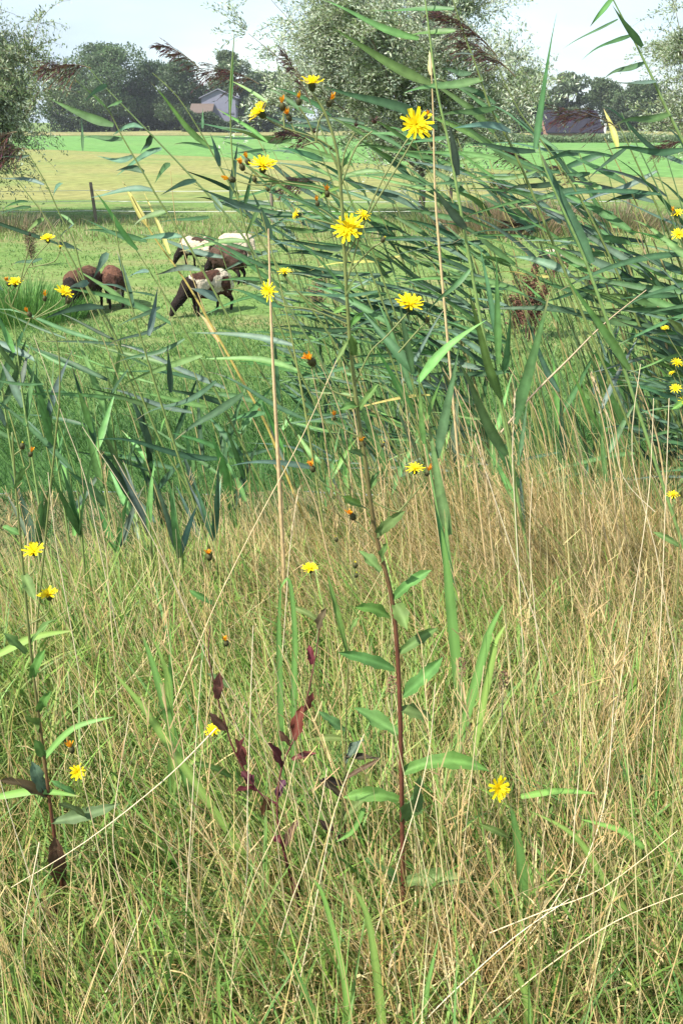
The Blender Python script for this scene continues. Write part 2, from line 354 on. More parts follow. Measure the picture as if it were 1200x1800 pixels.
    # bank down to the ditch and the far side: lush dark grass
    n = 26000; x, y, z = scatter(n, 2.9, 9.5, margin=0.6)
    az = rng.normal(3.1, 1.2, n)
    p1 = blades(np.stack([x, y, z - 0.02], 1), U(0.18, 0.5, n) * np.where(y > 6.5, 0.75, 1), U(0.05, 0.6, n), U(0.3, 1.7, n), az, U(0.004, 0.010, n), U(-1.2, 1.2, n), pick([(0.05, 0.13, 0.03), (0.068, 0.155, 0.036), (0.04, 0.105, 0.028), (0.10, 0.18, 0.05)], [3, 3, 2, 1], n), 4)
    n = 34000; x, y, z = scatter(n, 8.6, 15.5, margin=0.8, power=0.95)
    lushp = smooth(14.2, 11.2, y + 0.9 * nfield(x, y, .8, 4)) if False else 1 - smooth(8.8, 12.6, y + 0.9 * nfield(x, y, .8, 4))
    isl = U(0, 1, n) < lushp
    cc = pick([(0.085, 0.185, 0.048), (0.11, 0.21, 0.055), (0.15, 0.22, 0.07)], [3, 3, 1], n); cc[isl] = pick([(0.058, 0.145, 0.032), (0.075, 0.17, 0.04), (0.05, 0.125, 0.032), (0.10, 0.19, 0.05)], [3, 3, 2, 1], int(isl.sum()))
    p2 = blades(np.stack([x, y, z - 0.01], 1), U(0.09, 0.26, n) * np.interp(y, [9, 15], [1.15, 0.45]), U(0.05, 0.8, n), U(0.3, 1.5, n), rng.normal(3.1, 1.4, n), U(0.007, 0.013, n), U(-1.2, 1.2, n), cc, 3)
    V, Fq, C = merge([p1, p2])
    o = np_mesh('bank_grass', V, Fq, C, M['blade']); tag(o, 'lush dark green grass on the ditch bank behind the reeds', 'grass', kind='stuff')
    # grazed pasture with short turf, tufts
    n = 52000; x, y, z = scatter(n, 12.5, 36.0, margin=1.0, power=1.1)
    nf = nfield(x, y, 0.45, 3); nf2 = nfield(x, y, 1.6, 8)
    keep = U(0, 1, n) < 0.65 + nf2
    x, y, z, nf, nf2 = x[keep], y[keep], z[keep], nf[keep], nf2[keep]; n = len(x)
    c = pick([(0.095, 0.20, 0.045), (0.125, 0.225, 0.055), (0.17, 0.245, 0.07)], [3, 3, 1], n); yl = (nf > 0.12) & (U(0, 1, n) < 0.5); c[yl] = vary((0.27, 0.25, 0.11), int(yl.sum()))
    V, Fq, C = blades(np.stack([x, y, z - 0.005], 1), U(0.03, 0.085, n) * (1 + np.clip(nf2, 0, 1)), U(0.1, 1.0, n), U(0.2, 1.2, n), U(0, 6.28, n), U(0.012, 0.024, n), U(-1, 1, n), c, 2, tipw=0.3)
    o = np_mesh('pasture_grass', V, Fq, C, M['blade']); tag(o, 'short grazed green turf around the sheep', 'grass', kind='stuff')
    # rough strip along the fence
    n = 16000; x, y, z = scatter(n, 25.5, 32.0, margin=2)
    keep = U(0, 1, n) < 0.45 + 0.9 * nfield(x, y, 0.5, 12); x, y, z = x[keep], y[keep], z[keep]; n = len(x)
    V, Fq, C = blades(np.stack([x, y, z], 1), U(0.06, 0.26, n), U(0, 0.5, n), U(0.2, 0.9, n), U(0, 6.28, n), U(0.014, 0.028, n), U(-1, 1, n), pick([(0.18, 0.24, 0.07), (0.24, 0.27, 0.10), (0.34, 0.28, 0.16)], [3, 2, 2], n), 2)
    o = np_mesh('fence_grass', V, Fq, C, M['blade']); tag(o, 'rough uncut grass along the wire fence', 'grass', kind='stuff')
sward()
def rush(px, py, n, h, cols, name, label, spread=0.6, wid=0.012, cat='grass'):
    g = G(px, py); g.z = tz(g.x, g.y)
    r = spread * np.sqrt(U(0, 1, n)); a = U(0, 6.28, n)
    xx = g.x + r * np.cos(a) * 1.2; yy = g.y + r * np.sin(a); hh = U(0.5, 1, n) * h * (1 - 0.45 * r / spread)
    V, Fq, C = blades(np.stack([xx, yy, terrain(xx, yy)], 1), hh, U(0, 0.25, n) + 0.35 * r / spread, U(0, 0.6, n), a + U(-.8, .8, n), U(0.6, 1.3, n) * wid, U(-1, 1, n), pick(cols, [1] * len(cols), n), 3)
    o = np_mesh(name, V, Fq, C, M['blade'], origin=tuple(g)); tag(o, label, cat, kind='stuff'); return o
rush(40, 560, 2600, 0.85, [(0.10, 0.24, 0.05), (0.14, 0.28, 0.06), (0.08, 0.19, 0.045)], 'rush_grass', 'tall bright green rush tussock left of the brown sheep', 0.85)
rush(900, 408, 2600, 1.35, [(0.30, 0.20, 0.14), (0.24, 0.2, 0.1), (0.14, 0.2, 0.07), (0.36, 0.28, 0.17)], 'dry_weed_grass', 'clump of tall reddish dry weeds in front of the right field', 1.7, 0.02)
rush(800, 400, 900, 1.0, [(0.14, 0.22, 0.07), (0.2, 0.2, 0.09)], 'weed_grass', 'greener low weeds beside the dry clump at the willow foot', 1.2, 0.02)
rush(1080, 400, 1500, 1.0, [(0.28, 0.21, 0.13), (0.16, 0.2, 0.08)], 'brown_weed_grass', 'brown and green weeds under the right willow', 1.6, 0.02)
rush(20, 405, 800, 0.8, [(0.26, 0.2, 0.13), (0.15, 0.2, 0.08)], 'thistle_grass', 'withered brown weeds at the left end of the wire fence', 1.0, 0.016)

# ------------------------------------------------------------------ trees
def quad_leaves(pos, d, nrm, ln, wd, col):
    n = len(pos); s = np.cross(d, nrm); s /= np.linalg.norm(s, axis=1)[:, None] + 1e-9
    a = pos; b = pos + d * (ln * .45)[:, None] - s * (wd / 2)[:, None]; c = pos + d * ln[:, None]; e = pos + d * (ln * .45)[:, None] + s * (wd / 2)[:, None]
    V = np.stack([a, b, c, e], 1).reshape(-1, 3); Fq = (np.arange(n)[:, None] * 4 + np.arange(4)[None])
    return V, Fq, np.repeat(col, 4, 0)
def unit(v): return v / (np.linalg.norm(v, axis=1)[:, None] + 1e-9)

def willow(px, py, label, height, rad, trunk_h, seed, zlow, tint=1.0, n_limb=14, n_twig=900, per=34, tr=0.22, silver=0.45, bias=0):
    r = np.random.default_rng(seed); rnd = random.Random(seed)
    g = G(px, py); g.z = ZF; t = empty('willow_tree', g)
    bk = (0.13, 0.105, 0.08); mb = MB()
    mb.tube([g + Vector((0, 0, -0.05)), g + Vector((0.05, 0, trunk_h * .5)), g + Vector((0, 0, trunk_h))], [tr * 1.15, tr * .9, tr], bk, 9)
    mb.build('trunk', M['bark'], t)
    mb = MB(); tips = []
    for i in range(n_limb):
        a = i * 2.4 + rnd.uniform(-.3, .3); k = (i + .5) / n_limb
        sp = rad * math.sqrt(k) * rnd.uniform(.75, 1); top = height * (1 - 0.55 * k * k) * rnd.uniform(.85, 1)
        p0 = g + Vector((0, 0, trunk_h * rnd.uniform(.85, 1)))
        p1 = g + Vector((math.cos(a) * sp * .5, math.sin(a) * sp * .5, trunk_h + (top - trunk_h) * .4))
        p2 = g + Vector((math.cos(a) * sp + bias * rad, math.sin(a) * sp, top))
        pts = bez(p0, p1 + Vector((0, 0, -.3)), p2, 9); mb.tube(pts, [tr * .42 * (1 - q / 9.5) for q in range(9)], bk, 5)
        tips.append(pts)
        for j in range(3):
            s = pts[rnd.randint(3, 6)]; e = s + Vector((rnd.uniform(-1, 1), rnd.uniform(-1, 1), rnd.uniform(-.1, 1.0))) * rad * .45
            q = bez(s, (s + e) / 2 + Vector((0, 0, .25)), e, 6); mb.tube(q, [tr * .16 * (1 - u / 6.5) for u in range(6)], bk, 4); tips.append(q)
    mb.build('limb', M['bark'], t)
    # slender twigs, then leaves along them
    P0 = []; D0 = []
    n = n_twig
    which = r.integers(0, len(tips), n)
    st = np.array([tips[k][rnd.randint(1, len(tips[k]) - 1)] for k in which])
    gg = np.array(g); outd = st - gg; outd[:, 2] *= 0.15
    dr = unit(unit(outd) * 0.7 + r.normal(0, .6, (n, 3)) + np.array([bias * .6, 0, 0.35]))
    ln = r.uniform(.4, 1.15, n) * rad * 0.42
    droop = r.uniform(.15, .8, n)
    low = st[:, 2] - gg[2] < zlow * 1.6; droop[low] *= 1.5
    mb = MB()
    ks = np.linspace(0.1, 1, per)
    pos = st[:, None] + dr[:, None] * (ln[:, None, None] * ks[None, :, None]); pos[..., 2] -= (droop * ln)[:, None] * ks[None] ** 2 * .9
    tw = pos[:, ::8]
    for i in range(n):
        mb.tube([Vector(p) for p in tw[i]], [0.010, 0.008, 0.006, 0.005, 0.004][:len(tw[i])], (0.16, 0.15, 0.09), 3, cap=False)
    mb.build('twigs', M['bark'], t)['kind'] = 'stuff'
    pos = pos.reshape(-1, 3) + r.normal(0, .05, (n * per, 3)); N = len(pos)
    keep = pos[:, 2] > gg[2] + zlow * r.uniform(.75, 1.2, N); pos = pos[keep]; N = len(pos)
    dd = unit(np.repeat(dr, per, 0)[keep] * .5 + r.normal(0, .6, (N, 3)) + np.array([-.35, 0, .15])); nn = unit(r.normal(0, .7, (N, 3)) + np.array([-.3, -.4, .7]))
    pale = np.array([mnoise.noise(Vector(p * 0.7)) for p in pos]) * .6 + r.uniform(0, 1, N) < silver
    col = np.where(pale[:, None], np.array([[.47, .53, .40]]), np.array([[.20, .26, .12]])) * tint * (1 + r.uniform(-.3, .3, N))[:, None] * (1 + r.uniform(-.07, .07, (N, 3)))
    V, Fq, C = quad_leaves(pos, dd, nn, r.uniform(.09, .16, N), r.uniform(.028, .05, N), col)
    np_mesh('crown', V, Fq, C, M['crown'], parent=t, origin=tuple(g))
    return tag(t, label, 'tree', 'willows on the pasture')
willow(738, 388, 'silvery willow with a slim trunk standing right of the grazing flock', 9.6, 4.2, 1.5, 3, .8, bias=-.42, n_twig=3100, per=40, silver=.6, tr=.11)
willow(-60, 392, 'green willow with long drooping twigs beyond the left end of the fence', 7.6, 3.7, 1.0, 5, 0.1, tint=.95, n_twig=2700, silver=.36, tr=.15)
willow(1262, 372, 'bushy willow standing behind the thickest reeds, near the black roofed farm', 9.0, 3.4, 1.2, 9, 0.3, tint=.95, n_twig=1900, silver=.42, tr=.15)

def far_tree(px, top, halfw, Y, label, seed, col=(.055, .085, .035), dens=1.0, trunk=True, airy=0.0, base=236):
    r = np.random.default_rng(seed); rnd = random.Random(seed)
    b = P(px, base, Y); b.z = ZF; tp = P(px, top, Y); H = (tp.z - ZF) * 1.0; W = halfw * pxs(tp) * 1.12; col = tuple(c * 1.35 for c in col)
    t = empty('field_tree', b)
    mb = MB(); th = H * .3
    tr = 0.35 + H * .012
    mb.tube([b, b + Vector((0, 0, th)), b + Vector((rnd.uniform(-.5, .5), 0, H * .7))], [tr, tr * .8, tr * .3], (.17, .15, .12), 7); mb.build('trunk', M['bark'], t)
    mb = MB(); cl = []
    nb = 15 + int(W * 1.6)
    for i in range(nb):
        a = rnd.uniform(0, 6.28); rr = math.sqrt(rnd.uniform(0, 1)); zz = rnd.uniform(.22, .93)
        env = math.sin(math.pi * min(1, max(0.1, (zz - .02) / 1.04)) ** .75) ** .5
        c = b + Vector((math.cos(a) * rr * W * env * .85, math.sin(a) * rr * W * env * .7, H * zz)); cl.append((c, rnd.uniform(.2, .34) * W * (1 - .3 * airy) + .8))
        if i % 2 == 0: mb.tube([b + Vector((0, 0, H * min(.3, zz * .6))), (b + c) / 2 + Vector((0, 0, H * .18)), c], [tr * .35, tr * .22, .06], (.15, .13, .1), 4)
    mb.build('limb', M['bark'], t)
    n = int(12000 * dens); k = r.integers(0, nb, n); C0 = np.array([c for c, _ in cl])[k]; S = np.array([s for _, s in cl])[k]
    u = unit(r.normal(0, 1, (n, 3))); rad = S * r.uniform(.35, 1.0, n) ** .5
    pos = C0 + u * rad[:, None] * np.array([1.15, 1, .75])
    pos = pos[pos[:, 2] > ZF + 0.4]; n = len(pos)
    tone = 1 + .4 * np.array([mnoise.noise(Vector(p * .35)) for p in pos])
    col = np.array(col)[None] * (tone * (1 + r.uniform(-.25, .25, n)))[:, None] * (1 + r.uniform(-.08, .08, (n, 3)))
    V, Fq, C = quad_leaves(pos, unit(r.normal(0, 1, (n, 3))), unit(r.normal(0, .8, (n, 3)) + np.array([0, -.4, .8])), r.uniform(.35, .75, n), r.uniform(.25, .5, n), col)
    np_mesh('crown', V, Fq, C, M['crown'], parent=t, origin=tuple(b))
    return tag(t, label, 'tree', 'trees along the far field edge')
far_tree(128, 125, 42, 252, 'narrow dull green tree partly behind the drooping left willow', 21, (.07, .10, .04))
far_tree(200, 84, 78, 240, 'broad round oak, biggest and leftmost crown of the far tree row', 22, (.066, .105, .042), 1.9)
far_tree(268, 112, 40, 246, 'dark crown squeezed between the broad oak and the grove by the pale shed', 23, (.045, .075, .033), 1.2)
far_tree(322, 112, 48, 238, 'dark spreading tree just to the left of the pale shed gable', 24, (.05, .08, .034), 1.4)
far_tree(412, 88, 40, 236, 'open crowned tree with sky gaps rising behind the pale shed', 25, (.075, .105, .05), 1.0, airy=.8)
far_tree(470, 130, 45, 250, 'low tree whose top shows beside the silvery willow', 26, (.055, .085, .038), 1.2)
far_tree(620, 120, 60, 255, 'dark tree mass hidden behind the silvery willow crown', 33, (.05, .08, .035), 1.2)
far_tree(880, 150, 50, 225, 'rounded olive green tree nearest the silvery willow on its right', 27, (.085, .12, .045), 1.4)
far_tree(918, 122, 42, 232, 'tall olive tree beside the black farm roof', 28, (.075, .11, .042), 1.3)
far_tree(992, 127, 36, 240, 'airy blue green tree rising above the black farm roof', 29, (.07, .10, .05), .9, airy=.9)
far_tree(1062, 140, 36, 244, 'airy tree behind the right gable of the black roofed farm', 30, (.07, .10, .045), .9, airy=.8)
far_tree(1125, 150, 45, 236, 'bushy tree between the farm and the right willow', 31, (.06, .09, .04), 1.2)
def far_hedge(x0, x1, Y, top, label, seed, col, thick=3, n=9000, name='hedge', size=.5):
    r = np.random.default_rng(seed); a = P(x0, 236, Y); b = P(x1, 236, Y); H = P(x0, top, Y).z - ZF
    X = r.uniform(a.x, b.x, n); prof = H * (.8 + .2 * np.sin(X * .35) + .12 * np.sin(X * 1.1))
    pos = np.stack([X, Y + r.uniform(-1, 1, n) * thick / 2, ZF + prof * r.uniform(0, 1, n) ** .7], 1)
    V, Fq, C = quad_leaves(pos, unit(r.normal(0, 1, (n, 3)) + np.array([0, 0, .6])), unit(r.normal(0, .8, (n, 3)) + np.array([0, -.4, .8])), r.uniform(.5, 1.1, n) * size * 1.4, r.uniform(.5, .9, n) * size, np.array(col)[None] * (1 + r.uniform(-.3, .3, n))[:, None] * np.ones((n, 3)))
    o = np_mesh(name, V, Fq, C, M['crown'], origin=((a.x + b.x) / 2, Y, ZF)); return tag(o, label, 'hedge', kind=None)
far_hedge(90, 440, 243, 196, 'dark clipped hedge under the far tree row at the shed', 41, (.04, .065, .03), n=14000)
far_hedge(322, 428, 219, 197, 'low dark bushes hiding the foot of the farm shed', 45, (.05, .08, .035), n=9000)
far_hedge(440, 800, 248, 196, 'dim hedge seen through the silvery willow', 42, (.055, .085, .035), n=9000)
far_hedge(1055, 1260, 232, 190, 'scrub hedge right of the black roofed farm', 43, (.06, .09, .04), n=8000)
o = far_hedge(800, 1300, 150, 236, 'strip of tall grey green maize beyond the bright field', 44, (.15, .21, .10), thick=10, n=26000, name='maize_strip', size=.28); o['category'] = 'crop'

# ------------------------------------------------------------------ far buildings
def slab(mb, pts_bottom, h, col): pass
def box(mb, x0, x1, y0, y1, z0, z1, col):
    vs = [(x, y, z) for z in (z0, z1) for x, y in ((x0, y0), (x1, y0), (x1, y1), (x0, y1))]
    mb.add(vs, [(0, 3, 2, 1), (4, 5, 6, 7), (0, 1, 5, 4), (1, 2, 6, 5), (2, 3, 7, 6), (3, 0, 4, 7)], col)
flat = node_mat('painted_cladding', rough=.8, spec=.1, nscale=1.5, namp=.06)
def barn(name, x0, x1, yb, ye, Y, ridge_py, eave_py, wall, roofc, label, ridge_along_x=True):
    a = P(x0, 237, Y); b = P(x1, 237, Y); zE = P(x0, eave_py, Y).z; zR = P(x0, ridge_py, Y).z; D = ye
    base = Vector(((a.x + b.x) / 2, Y + D / 2, ZF)); t = empty(name, base)
    mb = MB(); box(mb, a.x, b.x, Y, Y + D, ZF, zE, wall)
    if not ridge_along_x:
        m = (a.x + b.x) / 2
        mb.add([(a.x, Y, zE), (b.x, Y, zE), (m, Y, zR)], [(0, 1, 2)], wall); mb.add([(a.x, Y + D, zE), (b.x, Y + D, zE), (m, Y + D, zR)], [(0, 2, 1)], wall)
    else:
        mb.add([(a.x, Y, zE), (a.x, Y + D, zE), (a.x, Y + D / 2, zR)], [(0, 2, 1)], wall); mb.add([(b.x, Y, zE), (b.x, Y + D, zE), (b.x, Y + D / 2, zR)], [(0, 1, 2)], wall)
    mb.build('wall', flat, t, smooth=False)
    th = .18
    for s in (0, 1):
        mb = MB()
        if ridge_along_x:
            y0 = Y - .5 if s == 0 else Y + D + .5; ym = Y + D / 2; ze = zE - .15
            q = [(a.x - .4, y0, ze), (b.x + .4, y0, ze), (b.x + .4, ym, zR + .1), (a.x - .4, ym, zR + .1)]
        else:
            m = (a.x + b.x) / 2; xe = a.x - .5 if s == 0 else b.x + .5
            q = [(xe, Y - .4, zE - .15), (xe, Y + D + .4, zE - .15), (m, Y + D + .4, zR + .1), (m, Y - .4, zR + .1)]
        vs = q + [(x, y, z + th) for x, y, z in q]
        mb.add(vs, [(0, 3, 2, 1), (4, 5, 6, 7), (0, 1, 5, 4), (1, 2, 6, 5), (2, 3, 7, 6), (3, 0, 4, 7)], roofc); mb.build('roof', flat, t, smooth=False)
    return t, a, b, zE, zR
t, a, b, zE, zR = barn('farm_shed', 357, 416, 0, 20, 228, 158, 172, (.20, .20, .26), (.20, .20, .25), '', ridge_along_x=False)
mb = MB(); box(mb, a.x + 4.5, a.x + 7, 227.9, 228.02, ZF + 4.2, ZF + 4.5, (.12, .12, .15)); mb.build('wall_vent', flat, t, smooth=False)
tag(t, 'pale lilac farm shed whose gable shows between the far trees', 'building')
t, a, b, zE, zR = barn('farmhouse', 338, 372, 0, 8, 224, 184, 198, (.10, .075, .06), (.13, .10, .085), '')
mb = MB(); box(mb, a.x + 1.2, a.x + 2.2, 223.95, 224.02, ZF + 1.1, ZF + 2.3, (.05, .06, .07)); mb.build('window', flat, t, smooth=False)
tag(t, 'low brown roofed house in front of the pale shed', 'building')
t, a, b, zE, zR = barn('farm_barn', 962, 1056, 0, 14, 200, 196, 233, (.28, .16, .12), (.022, .02, .03), '')
rf = t
for k, u in enumerate((.28, .5, .66, .8)):
    mb = MB(); x = a.x + (b.x - a.x) * u; y0 = 201.7 + k % 2 * 1.2; s = (zR - zE) / 7.5; z0 = zE - .15 + (y0 - 199.5) * s + .15
    mb.add([(x, y0, z0 + .1), (x + .8, y0, z0 + .1), (x + .8, y0 + 1.0, z0 + s + .1), (x, y0 + 1.0, z0 + s + .1)], [(0, 1, 2, 3)], (.6, .62, .68)); mb.build('skylight', flat, t, smooth=False)
mb = MB(); box(mb, b.x + .45, b.x + .7, 199.4, 200.3, ZF, zE + 1.6, (.6, .58, .55)); mb.build('gutter_pipe', flat, t, smooth=False)
tag(t, 'barn with a big black roof and small skylights', 'building')
t, a, b, zE, zR = barn('farm_annex', 948, 966, 0, 8, 205, 205, 234, (.2, .13, .1), (.03, .028, .042), '')
tag(t, 'small dark lean-to building to the left of the black roofed barn', 'building')

# ------------------------------------------------------------------ haze
mb = MB(); box(mb, -330, 330, -8, 330, ZF - 3, 26, (1, 1, 1)); hm = bpy.data.materials.new('haze'); hm.use_nodes = True; hm.node_tree.nodes.clear()
ho = hm.node_tree.nodes.new('ShaderNodeOutputMaterial'); hv = hm.node_tree.nodes.new('ShaderNodeVolumePrincipled'); hv.inputs['Density'].default_value = 0.00028; hv.inputs['Color'].default_value = (.88, .93, 1, 1); hv.inputs['Anisotropy'].default_value = .2
hm.node_tree.links.new(hv.outputs[0], ho.inputs['Volume']); tag(mb.build('haze', hm, None, origin=Vector((0, 160, 12)), smooth=False), kind='stuff')

# ------------------------------------------------------------------ fence
fy = G(600, 392).y; ft = empty('wire_fence', Vector((G(170, 392).x, fy, ZF)))
for px in (-139, 170, 479, 790, 1100):
    p = G(px, 392); p.z = ZF; mb = MB(); h = 1.12 + random.uniform(-.05, .12); dx = random.uniform(-.04, .04)
    mb.tube([p - Vector((0, 0, .1)), p + Vector((dx, 0, h * .5)), p + Vector((dx * 2, 0, h))], [.055, .05, .048], (.16, .12, .1), 8)
    mb.build('post', M['wood'], ft)
for h in (.36, .64, .95):
    mb = MB(); pts = []
    for k in range(41):
        px = -139 + (1100 + 139) * k / 40; p = G(px, 392); pts.append(Vector((p.x, fy, ZF + h - .03 * math.sin(math.pi * (k % 10) / 10))))
    mb.tube(pts, .008, (.4, .42, .4), 4); mb.build('wire', M['wire'], ft)
tag(ft, 'low wire fence on dark posts between pasture and mown meadow', 'fence')

# ------------------------------------------------------------------ sheep
def capsule(bm, a, b, ra, rb, seg=12):
    a = Vector(a); b = Vector(b); n = 6
    for k in range(n + 1):
        p = a.lerp(b, k / n); r = ra + (rb - ra) * k / n
        bmesh.ops.create_icosphere(bm, subdivisions=2, radius=r, matrix=Matrix.Translation(p))
def ell(bm, c, r):
    bmesh.ops.create_icosphere(bm, subdivisions=3, radius=1, matrix=Matrix.Translation(Vector(c)) @ Matrix.Diagonal((*r, 1)))
def sheep_base(headturn=0.0, wide=1.0, step=0.03, hy=0.0):
    bm = bmesh.new()
    ell(bm, (0, 0, .475), (.40, .195 * wide, .20)); ell(bm, (-.24, 0, .48), (.21, .19 * wide, .205)); ell(bm, (.24, 0, .46), (.21, .175 * wide, .205)); ell(bm, (0, 0, .42), (.3, .18 * wide, .18))
    hx = .60 * math.cos(headturn); hy = .60 * math.sin(headturn)
    n1 = Vector((.36, hy * .25, .50)); n2 = Vector((.52 - .1 * abs(headturn), hy * .6, .31)); h1 = Vector((hx + .02, hy * .85, .21)); h2 = Vector((hx + .09, hy * 1.0, .075))
    capsule(bm, n1, n2, .13, .09); capsule(bm, n2, h1, .09, .075); capsule(bm, h1, h2, .072, .04)
    for s in (-1, 1):
        e = h1 + Vector((-.03, 0, .02)); capsule(bm, e, e + Vector((-.05, s * .12, -.03)), .02, .012)
    for s in (-1, 1):
        capsule(bm, (.24 + s * step, s * .10 * wide, .36), (.26 + s * step, s * .10 * wide, .2), .062, .035); capsule(bm, (.26 + s * step, s * .10 * wide, .2), (.255 + s * step, s * .10 * wide, .025), .030, .028)
        capsule(bm, (-.28 - s * step, s * .11 * wide, .42), (-.25 - s * step, s * .11 * wide, .30), .10, .065); capsule(bm, (-.25 - s * step, s * .11 * wide, .30), (-.35 - s * step, s * .11 * wide, .20), .055, .034); capsule(bm, (-.35 - s * step, s * .11 * wide, .20), (-.32 - s * step, s * .11 * wide, .025), .03, .028)
    capsule(bm, (-.43, 0, .55), (-.47, 0, .33), .04, .028)
    me = bpy.data.meshes.new('sheep_raw'); bm.to_mesh(me); bm.free(); o = bpy.data.objects.new('sheep_raw', me); COL.objects.link(o)
    m = o.modifiers.new('r', 'REMESH'); m.mode = 'VOXEL'; m.voxel_size = .017
    s = o.modifiers.new('s', 'SMOOTH'); s.factor = .5; s.iterations = 3
    dg = bpy.context.evaluated_depsgraph_get(); res = bpy.data.meshes.new_from_object(o.evaluated_get(dg)); bpy.data.objects.remove(o); bpy.data.meshes.remove(me)
    return res
bases = {}
def sheep(px, py, yaw, cf, label, scale=1.0, turn=0.0, step=.03):
    key = (turn, step)
    if key not in bases: bases[key] = sheep_base(turn, step=step)
    me = bases[key].copy(); me.name = 'sheep'
    n = len(me.vertices); co = np.zeros(n * 3, np.float32); me.vertices.foreach_get('co', co); co = co.reshape(-1, 3)
    nr = np.zeros(n * 3, np.float32); me.vertices.foreach_get('normal', nr); nr = nr.reshape(-1, 3)
    seed = random.uniform(0, 50)
    n1 = np.array([mnoise.noise(Vector(c * 9) + Vector((seed, 0, 0))) for c in co]); n2 = np.array([mnoise.noise(Vector(c * 4.2) + Vector((seed, 5, 0))) for c in co]); n3 = np.array([mnoise.noise(Vector(c * 24) + Vector((seed, 0, 3))) for c in co])
    woolly = smooth(.22, .34, co[:, 2]) * (1 - smooth(.42, .5, co[:, 0]))
    co2 = co + nr * ((n1 * .018 + n3 * .008) * woolly)[:, None]
    me.vertices.foreach_set('co', co2.ravel())
    cols = np.array([cf(c, a, b) for c, a, b in zip(co, n1, n2)], np.float32) * (1 + .15 * n3)[:, None]
    a = me.color_attributes.new('Col', 'FLOAT_COLOR', 'POINT'); arr = np.ones((n, 4), np.float32); arr[:, :3] = np.clip(cols, .004, 1); a.data.foreach_set('color', arr.ravel())
    me.polygons.foreach_set('use_smooth', [True] * len(me.polygons)); me.materials.clear(); me.materials.append(M['wool'])
    o = bpy.data.objects.new('sheep', me); COL.objects.link(o); g = G(px, py); o.location = (g.x, g.y, tz(g.x, g.y) - .01); o.rotation_euler = (0, 0, yaw); o.scale = (scale,) * 3
    return tag(o, label, 'sheep', 'sheep grazing on the pasture')
CREAM = (.46, .39, .29); DK = (.022, .017, .015); BR = (.05, .031, .023); TAN = (.36, .25, .16)
def lim(c): return c[0] > .43 or c[2] < .27
def white_back(c, a, b): return DK if (c[0] > .40 + .1 * a or c[2] < .28) else (BR if b > .20 or c[2] < .36 + .1 * a and c[0] > 0 else CREAM)
def all_white(c, a, b): return TAN if c[0] > .42 else (.44, .37, .28)
def brown(c, a, b): return DK if lim(c) else (tuple(x * 1.7 for x in BR) if c[2] > .55 + .2 * a else BR)
def reddish(c, a, b): return DK if lim(c) else ((.095, .052, .034) if c[2] > .5 + .25 * a else (.05, .031, .023))
def patched(c, a, b): return DK if (c[0] > .34 + .1 * a or c[2] < .26) else ((.07, .035, .025) if (b > .12 and c[0] > -.3 or c[2] < .36 + .1 * a) else CREAM)
def dark(c, a, b): return (.5, .42, .33) if (c[2] < .34 and abs(c[1]) < .10 and c[0] < -.1 and c[2] > .2) else (DK if lim(c) else ((.12, .06, .04) if c[2] > .56 + .2 * a else (.06, .032, .024)))
def mottled(c, a, b): return DK if c[0] > .38 else ((.07, .045, .035) if a > .12 else (TAN if c[2] < .47 else CREAM))
PI = math.pi
sheep(368, 552, PI + .85, patched, 'patched sheep with black head, cream back and brown flank, nearest of the grazing group', 1.02, -.15, .05)
sheep(352, 470, PI - .5, white_back, 'cream backed sheep with a dark head facing away from the others to the left', .98, 0, .04)
sheep(418, 463, PI - .55, all_white, 'plain cream sheep behind the brown one, its pale hind leg showing', 1.0, 0, .03)
sheep(404, 496, PI - .75, brown, 'chocolate brown sheep standing in front of the two cream ones', 1.04, 0, .05)
sheep(150, 550, -PI / 2 - .25, reddish, 'reddish brown sheep seen head on, beside the rush tussock', 1.05, .2, .02)
sheep(203, 541, PI / 2 + .3, dark, 'dark brown sheep seen from behind with a pale inner thigh', .95, 0, .02)
sheep(972, 478, PI + .3, mottled, 'cream and tan mottled sheep grazing behind the brown dock stalks', .72, 0, .03)

# ------------------------------------------------------------------ reeds
RG = [(.058, .132, .050), (.042, .10, .044), (.074, .162, .053), (.032, .076, .038), (.10, .19, .057)]
BLUE = (.085, .14, .10); STRAW = (.50, .40, .20); YEL = (.36, .33, .10)
WIND = Vector((-1, .1, 0))
def leaf_w(n, w, base=.45):
    return [w * (base + (1 - base) * min(1, k / (n - 1) / .22)) * (1 - max(0, (k / (n - 1) - .25) / .75) ** 1.15) + .0003 for k in range(n)]
def leaf_obj(parent, b, tip, wid, col, sag=.12, up=.0, fold=.4, name='leaf', twist=None, face=None, n=11, mat='leaf'):
    d = tip - b; ln = d.length
    mid = b + d * .5 + Vector((0, 0, sag * ln)) + Vector((0, random.uniform(-.08, .08) * ln, 0))
    pts = bez(b, mid, tip, n)
    kd = random.uniform(-.02, .05) * ln
    pts = [p + Vector((0, 0, -kd * math.sin(k / (n - 1) * 5.5))) for k, p in enumerate(pts)]
    if face is None:
        view = (Vector((0, 0, CH)) - b).normalized()
        face = view * random.uniform(.6, 1) + Vector((random.uniform(-.4, .2), random.uniform(-.2, .2), random.uniform(.1, .7)))
    mb = MB(); tw = random.uniform(-1.3, 1.3) if twist is None else twist
    mb.ribbon(pts, leaf_w(n, wid), face, col, fold, tw, tuple(c * random.uniform(.85, 1.25) for c in col))
    return mb.build(name, M[mat], parent)
def rc():
    c = random.choice(RG); k = random.uniform(.8, 1.25); return tuple(x * k for x in c)
